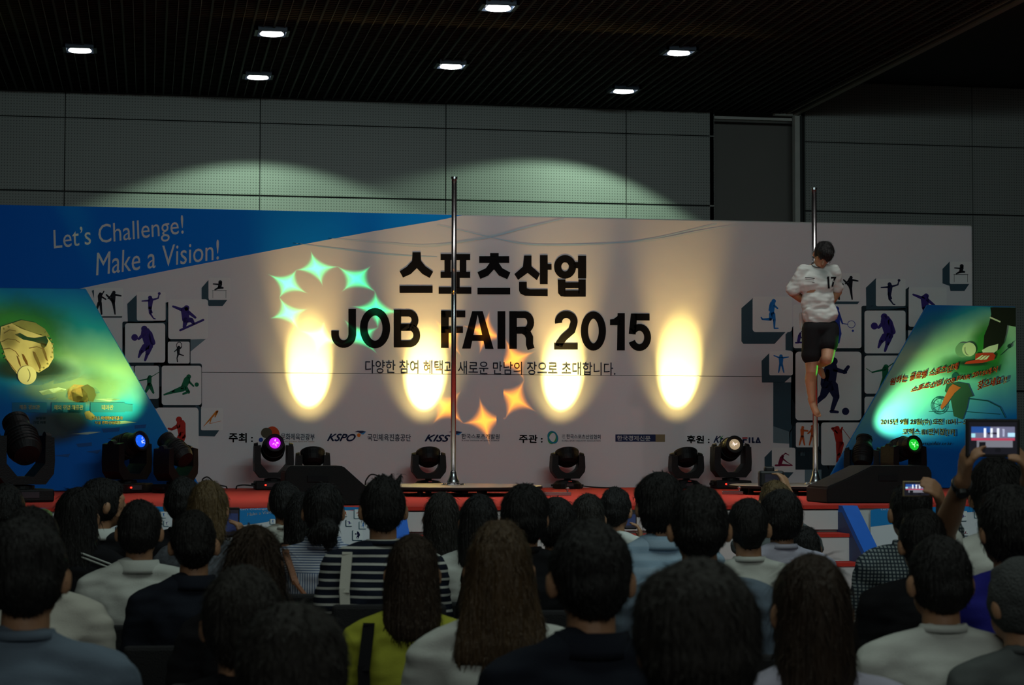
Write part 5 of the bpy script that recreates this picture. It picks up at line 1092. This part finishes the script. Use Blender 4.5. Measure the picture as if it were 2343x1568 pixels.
for n_, (px, top, d, hk, hc, sk, cl, turn, label, ex) in enumerate(AUD):
    P = atd(px, top, d); s = P.z / 1.322
    if ex.get('small'): s = P.z / 1.322
    rz = -.12 + turn; R = Matrix.Rotation(rz, 3, 'Z')
    hc_off = R @ Vector((0, .02, 0)) * s; loc = Vector((P.x, P.y, 0)) - Vector((hc_off.x, hc_off.y, 0))
    t = empty('person', loc, rz, s, label, 'person', 'seated spectators')
    toL = lambda w: R.transposed() @ ((Vector(w) - loc) / s)
    arms = None; extra = []
    if 'film' in ex:      # right hand holds a small phone up beside the head
        W_ = atd(2156, 1158, d - .30); ph = atd(2098, 1119, d - .32); el = atd(2168, 1195, d - .1)
        arms = {'R': (toL(el), toL(W_), toL(atd(2140, 1112, d - .36)) - toL(W_), toL(ph) - toL(W_))}
        extra.append(('smartphone', 'small gold-edged phone showing the stage on its screen', 'phone', ph, .112, .062, .008))
    if 'tablet' in ex:
        W_ = atd(2204, 1098, d - .55); el = atd(2158, 1222, d - .25); tb = atd(2272, 1003, d - .62)
        arms = {'L': (toL(el), toL(W_), toL(atd(2216, 1020, d - .62)) - toL(W_), toL(tb) - toL(W_)), 'R': (toL(atd(2375, 1225, d - .25)), toL(atd(2352, 1100, d - .55)), toL(atd(2334, 1020, d - .62)) - toL(atd(2352, 1100, d - .55)), toL(tb) - toL(atd(2352, 1100, d - .55)))}
        extra.append(('tablet', 'black tablet held up high, its screen showing the stage', 'tablet', tb, .182, .128, .012))
        extra.append(('watch', W_, el))
    if 'camera' in ex:
        W_ = atd(1803, 1126, d + .05); W2 = atd(1752, 1128, d + .08); cm = atd(1764, 1096, d + .12)
        arms = {'R': (toL(atd(1818, 1212, d)), toL(W_), toL(atd(1792, 1093, d + .08)) - toL(W_), toL(cm) - toL(W_)), 'L': (toL(atd(1735, 1212, d)), toL(W2), toL(atd(1758, 1108, d + .12)) - toL(W2), toL(cm) - toL(W2))}
        extra.append(('camera', cm))
    if 'phone' in ex:
        x_, y_, pw, phh = ex['phone']; ph = atd(x_, y_, d + .33); W_ = atd(x_ + 24, y_ + 58, d + .30)
        arms = {'R': (toL(atd(x_ + 30, y_ + 110, d + .1)), toL(W_), Vector((-.1, .1, 1)), toL(ph) - toL(W_))}
        extra.append(('smartphone', 'dark phone held upright by the person with light brown bobbed hair' if n_ == 8 else 'phone held upright by the spectator near the red step edge', 'phone', ph, pw, phh, .009))
    body = BODY if arms is None else seated_body(arms, .0075)
    if 'head' in ex: body = turn_head(body.copy(), ex['head'])
    bo = link('body', body, [skin_m], t, smooth=True)
    key = (hk, n_ if d < 7 else n_ % 4)
    if key not in HAIRC: HAIRC[key] = hair_mesh(hk, n_ + 1)
    hm = HAIRC[key].copy()
    if 'head' in ex: turn_head(hm, ex['head'])
    ho = link('cap' if hk == 'cap' else 'hair', hm, hair_mats[hc] if hk != 'cap' else mat('knit_cap', (.07, .075, .075), .95, bump=.8, bscale=150), t)
    if d < 3.6: ho.scale = (1.10, 1.03, 1.0)
    sm_ = (SHIRT[sk] if (arms is None) else shirt_mesh(sk[0], arms, n_)).copy()
    link('shirt', sm_, CL[cl], t)
    if arms is None and sk[0] == 'rolled': pass
    link('collar', COLL['polo' if 'collar' in ex or cl in ('pin', 'check') else 'band'].copy(), CL[ex.get('collar', cl)], t, smooth=True)
    link('trousers', TRO.copy(), CL['jean' if n_ % 2 else 'dark'], t)
    for q in (-1, 1): link('shoe', SHOE[q].copy() if False else SHOE[q], shoe_m, t)
    if 'sailor' in ex:
        bm = bmesh.new()
        for o_ in (0, .016):
            tube(bm, [(.03, -.085, 1.055 - o_), (.10, -.088, 1.03 - o_), (.185, -.062, .995 - o_)], .004, 6)
        link('collar_stripe', bm2me(bm), CL['white'], t)
    if 'strap' in ex:
        c_, sd = ex['strap']; bm = bmesh.new()
        pts = [(sd * .115, .10, .90), (sd * .135, .03, 1.045), (sd * .14, -.06, 1.03), (sd * .155, -.125, .90), (sd * .15, -.150, .74), (sd * .135, -.15, .60)]
        for a, b in zip(pts, pts[1:]):
            a, b = Vector(a), Vector(b); dd = (b - a); box(bm, (a + b) / 2, (.038, .008, dd.length * 1.12), (dd.to_track_quat('Z', 'Y')).to_matrix())
        bag = tag(link('shoulder_bag_strap', bm2me(bm), strap_m[c_]), ('pale strap over the shoulder of the striped top' if c_ == 'cream' else 'wide black strap over the yellow cardigan'), 'strap'); bag.location = loc; bag.rotation_euler = (0, 0, rz); bag.scale = (s, s, s)
    if 'backpack' in ex:
        lm = mat('tan_leather', (.26, .10, .045), .55, bump=.3, bscale=120, var=.2)
        bp_ = empty('backpack', loc, rz, s, 'brown leather backpack worn over the pinstripe shirt', 'bag')
        box_obj('bag_body', (0, -.20, .70), (.27, .085, .24), lm, bp_, .025); box_obj('flap', (0, -.225, .80), (.275, .06, .085), lm, bp_, .02)
        zp = box_obj('zip', (-.05, -.258, .765), (.10, .006, .006), mat('brass', (.5, .35, .12), .3, .9), bp_)
        for sd in (-1, 1):
            bm = bmesh.new(); pts = [(sd * .15, .07, .98), (sd * .16, .0, 1.045), (sd * .155, -.075, 1.02), (sd * .11, -.145, .90), (sd * .045, -.175, .82)]
            for a, b in zip(pts, pts[1:]): a, b = Vector(a), Vector(b); dd = b - a; box(bm, (a + b) / 2, (.030, .008, dd.length * 1.15), dd.to_track_quat('Z', 'Y').to_matrix())
            link('strap', bm2me(bm), lm, bp_)
    for e in extra:
        if e[0] in ('smartphone', 'tablet'): held_thing(e[0], e[1], e[2], e[3], e[4], e[5], e[6], FACE, SCR if 'film' in ex or 'tablet' in ex else [(-.4, -.3, .4, .3, (.02, .03, .08), .5)], mat('gold_case', (.35, .28, .15), .35, .6) if 'film' in ex else case_m)
        elif e[0] == 'watch':
            ax = (Vector(e[1]) - Vector(e[2])).normalized(); c = Vector(e[1]) - ax * .03; M_ = Matrix.Translation(c) @ ax.to_track_quat('Z', 'Y').to_matrix().to_4x4(); w_ = empty('wristwatch', (0, 0, 0), label='black wristwatch on the raised left wrist', cat='watch'); w_.matrix_world = M_
            w_.location = c; w_.rotation_euler = ax.to_track_quat('Z', 'Y').to_euler()
            bm = bmesh.new(); lathe(bm, [(.026, -.012), (.034, -.012), (.036, 0), (.034, .012), (.026, .012)], 24); link('band', bm2me(bm), case_m, w_)
            lk = (M_.to_3x3().transposed() @ look); lk.z = 0; lk.normalize(); bm = bmesh.new(); cyl(bm, lk * .030, lk * .045, .023, .021, 20); wf = link('watch_case', bm2me(bm), case_m, w_); bm = bmesh.new(); cyl(bm, lk * .045, lk * .0455, .016, .016, 20); link('dial', bm2me(bm), mat('dial', (.06, .06, .07), .2), wf)
        elif e[0] == 'camera':
            k = empty('camera', e[1], -.1, 1, 'black camera held up by the brown-haired photographer', 'camera'); box_obj('camera_body', (0, 0, 0), (.13, .06, .085), case_m, k, .01); box_obj('prism_hump', (-.01, 0, .05), (.05, .05, .03), case_m, k, .008)
            bm = bmesh.new(); cyl(bm, (-.01, .03, 0), (-.01, .12, 0), .034, .037, 20); link('camera_lens', bm2me(bm), case_m, k); box_obj('display', (0, -.031, 0), (.075, .003, .05), MATS['screen_dark'] if 'screen_dark' in MATS else case_m, k)
    place_chair(loc.x, loc.y, rz, s, label)

# ------------------------------------------------------------------ performer hanging from the second pole
pp = pole_c[1]
def M2(px, py, dy=0.0): return aty(px, py, YP - .10 + dy)
t = empty('person', (pp.x, YP, STAGE_Z + PT), label='performer in a white shirt numbered 17 and black shorts hanging from the pole, head bowed', cat='person')
bm = bmesh.new()
hcx = M2(1883, 584, -.05); q_ = Matrix.Rotation(.28, 3, 'Y') @ Matrix.Rotation(.68, 3, 'X')
def H(x, y, z): return hcx + q_ @ Vector((x, y, z))
ell(bm, hcx, (.075, .094, .100), q_); ell(bm, H(0, -.040, -.062), (.054, .058, .058), q_); cone2(bm, H(0, -.09, .0), H(0, -.112, -.035), .008, .014, 8); cone2(bm, H(-.02, -.094, -.068), H(.02, -.094, -.068), .009, .009, 8); cone2(bm, H(-.038, -.082, .018), H(.038, -.082, .018), .012, .012, 8)
for s in (-1, 1): ell(bm, H(s * .080, .01, -.02), (.011, .02, .031), q_, 12)
cone2(bm, M2(1872, 616, .02), hcx + q_ @ Vector((0, .02, -.05)), .056, .052)
ell(bm, M2(1868, 655, .0), (.145, .095, .17)); ell(bm, M2(1873, 710), (.13, .09, .16)); ell(bm, M2(1877, 752), (.145, .10, .10))
shL, shR = M2(1838, 622, .01), M2(1908, 620, .02)
cone2(bm, M2(1866, 612, .01), shL, .04, .046); cone2(bm, M2(1878, 612, .01), shR, .04, .046)
eL, wL = M2(1811, 668, .06), M2(1856, 700, .22); chain(bm, [shL, eL, eL.lerp(wL, .4), wL], [.046, .040, .040, .027]); hand(bm, wL, (M2(1885, 705, .24) - wL), 1, .6, palm_n=(0, -1, 0))
eR, wR = M2(1917, 668, .10), M2(1886, 712, .22); chain(bm, [shR, eR, eR.lerp(wR, .4), wR], [.046, .040, .040, .027]); hand(bm, wR, (M2(1862, 700, .26) - wR), -1, .6, palm_n=(0, -1, 0))
kn, an, toe = M2(1857, 850, -.01), M2(1858, 917, .0), M2(1871, 952, -.05)
chain(bm, [M2(1858, 762), M2(1858, 815), kn], [.085, .070, .054]); chain(bm, [kn, M2(1855, 870, .015), M2(1856, 895, .01), an], [.052, .054, .042, .031])
chain(bm, [M2(1856, 913, .03), M2(1862, 932, -.01), M2(1868, 945, -.03)], [.034, .032, .034])
for k in range(5): b0 = M2(1862 + 3.1 * k, 944 + (k in (1, 2)) * 2, -.03); cone2(bm, b0, b0 + Vector((.006, -.02, -.035 + .004 * abs(k - 3))), .011, .009, 8)
kn2 = M2(1893, 822, -.13); chain(bm, [M2(1896, 762), M2(1896, 795, -.06), kn2], [.085, .070, .056]); an2 = M2(1868, 836, .24); chain(bm, [kn2, kn2.lerp(an2, .4), an2], [.054, .052, .030]); chain(bm, [an2, M2(1878, 850, .22), M2(1884, 862, .20)], [.033, .032, .022])
pb = kid(link('body', melt(bm, .0065, 3, 'body'), skin_m, smooth=True), t)
bm = bmesh.new(); ell(bm, H(0, .018, .030), (.094, .106, .100), q_); ell(bm, H(0, -.05, .055), (.080, .055, .055), q_); ell(bm, H(-.03, -.075, .035), (.035, .03, .03), q_); ell(bm, H(.03, -.078, .03), (.035, .03, .032), q_); ell(bm, H(0, .05, -.02), (.078, .06, .08), q_)
hm = melt(bm, .007, 2, 'hair'); wrinkle(hm, .007, 24, 4); kid(link('hair', strands(hm, random.Random(5), 700, .03, .6), hair_mats['black']), t)
for s in (-1, 1):
    bm = bmesh.new(); ell(bm, H(s * .031, -.086, .0), (.012, .008, .007), q_, 12); kid(link('eye', bm2me(bm), mat('eye', (.05, .04, .035), .2), smooth=True), t)
bm = bmesh.new()
cone2(bm, M2(1866, 615, .01), shL, .044, .058); cone2(bm, M2(1880, 615, .01), shR, .044, .058); chain(bm, [shL, shL.lerp(eL, .85)], [.068, .072]); chain(bm, [shR, shR.lerp(eR, .75)], [.062, .062])
ell(bm, M2(1868, 650), (.175, .110, .15)); ell(bm, M2(1871, 690), (.162, .105, .16)); ell(bm, M2(1875, 722), (.165, .108, .13)); box(bm, M2(1876, 717, .0), (.30, .17, .13), Matrix.Rotation(-.17, 3, 'Y'), .03); box(bm, M2(1853, 735, .11), (.20, .03, .16), None, .01)
ell(bm, M2(1871, 612, .0), (.066, .064, .04))
sh = melt(bm, .009, 2, 'shirt'); wrinkle(sh, .014, 9, 3, (1, 1, 1.4)); wrinkle(sh, .007, 20, 8, (.7, 1, 1.8)); so = kid(link('shirt', sh, CL['white'], smooth=True), t)
bvh = BVHTree.FromPolygons([v.co for v in sh.vertices], [p.vertices for p in sh.polygons])
def on_shirt(x, y):
    d = ray(x, y).normalized(); h = bvh.ray_cast(CAM, d)
    return (h[0] - d * .009) if h[0] is not None else M2(x, y, -.11)
def shirt_text(body, q, bold): o = print_text('shirt_lettering', body, BD, q, print_black, bold=bold, where=on_shirt); kid(o, t)
def dense(pts, n=8): return [(a[0] + (b[0] - a[0]) * k / n, a[1] + (b[1] - a[1]) * k / n) for a, b in zip(pts, pts[1:]) for k in range(n)] + [pts[-1]]
for pts, w_ in (([(1895, 633), (1896.5, 660)], 4.2), ([(1892, 637), (1896, 634)], 2.2), ([(1842, 635), (1852, 636), (1864, 637.5)], 1.6), ([(1843, 638.5), (1862, 640.5)], .9), ([(1858, 646), (1864, 647)], .8), ([(1901.5, 635.5), (1911, 635.5), (1907, 645), (1904.5, 656)], 4.0)):
    bm = bmesh.new()
    for q in stroke(dense(pts), w_): bm.faces.new([bm.verts.new(on_shirt(*p)) for p in q])
    kid(link('shirt_number', raw2me(bm), print_black), t)
shirt_text('SPORTS', [(1842, 634), (1865, 636), (1865, 639), (1842, 637)], .1) if False else None
bm = bmesh.new(); ell(bm, M2(1877, 752), (.158, .115, .09)); chain(bm, [M2(1860, 755), M2(1857, 806)], [.105, .092]); chain(bm, [M2(1895, 755), M2(1896, 788, -.07)], [.105, .088])
for a, b in ((M2(1857, 806), M2(1856, 813)),): cone2(bm, a, b, .094, .094)
kid(link('shorts', melt(bm, .010, 3, 'shorts'), CL['dark'].copy(), smooth=True), t)
bm = bmesh.new(); n = 24; c = M2(1871, 607, -.01)
for r, zq in (((.058), 0.0),):
    tube(bm, [c + Vector((r * cos(2 * pi * k / n), r * 1.0 * sin(2 * pi * k / n), .028 * sin(2 * pi * k / n) + .0)) for k in range(n + 1)], .005, 6)
kid(link('neckband', bm2me(bm), CL['grey']), t)
bpy.data.scenes.remove(TMP)
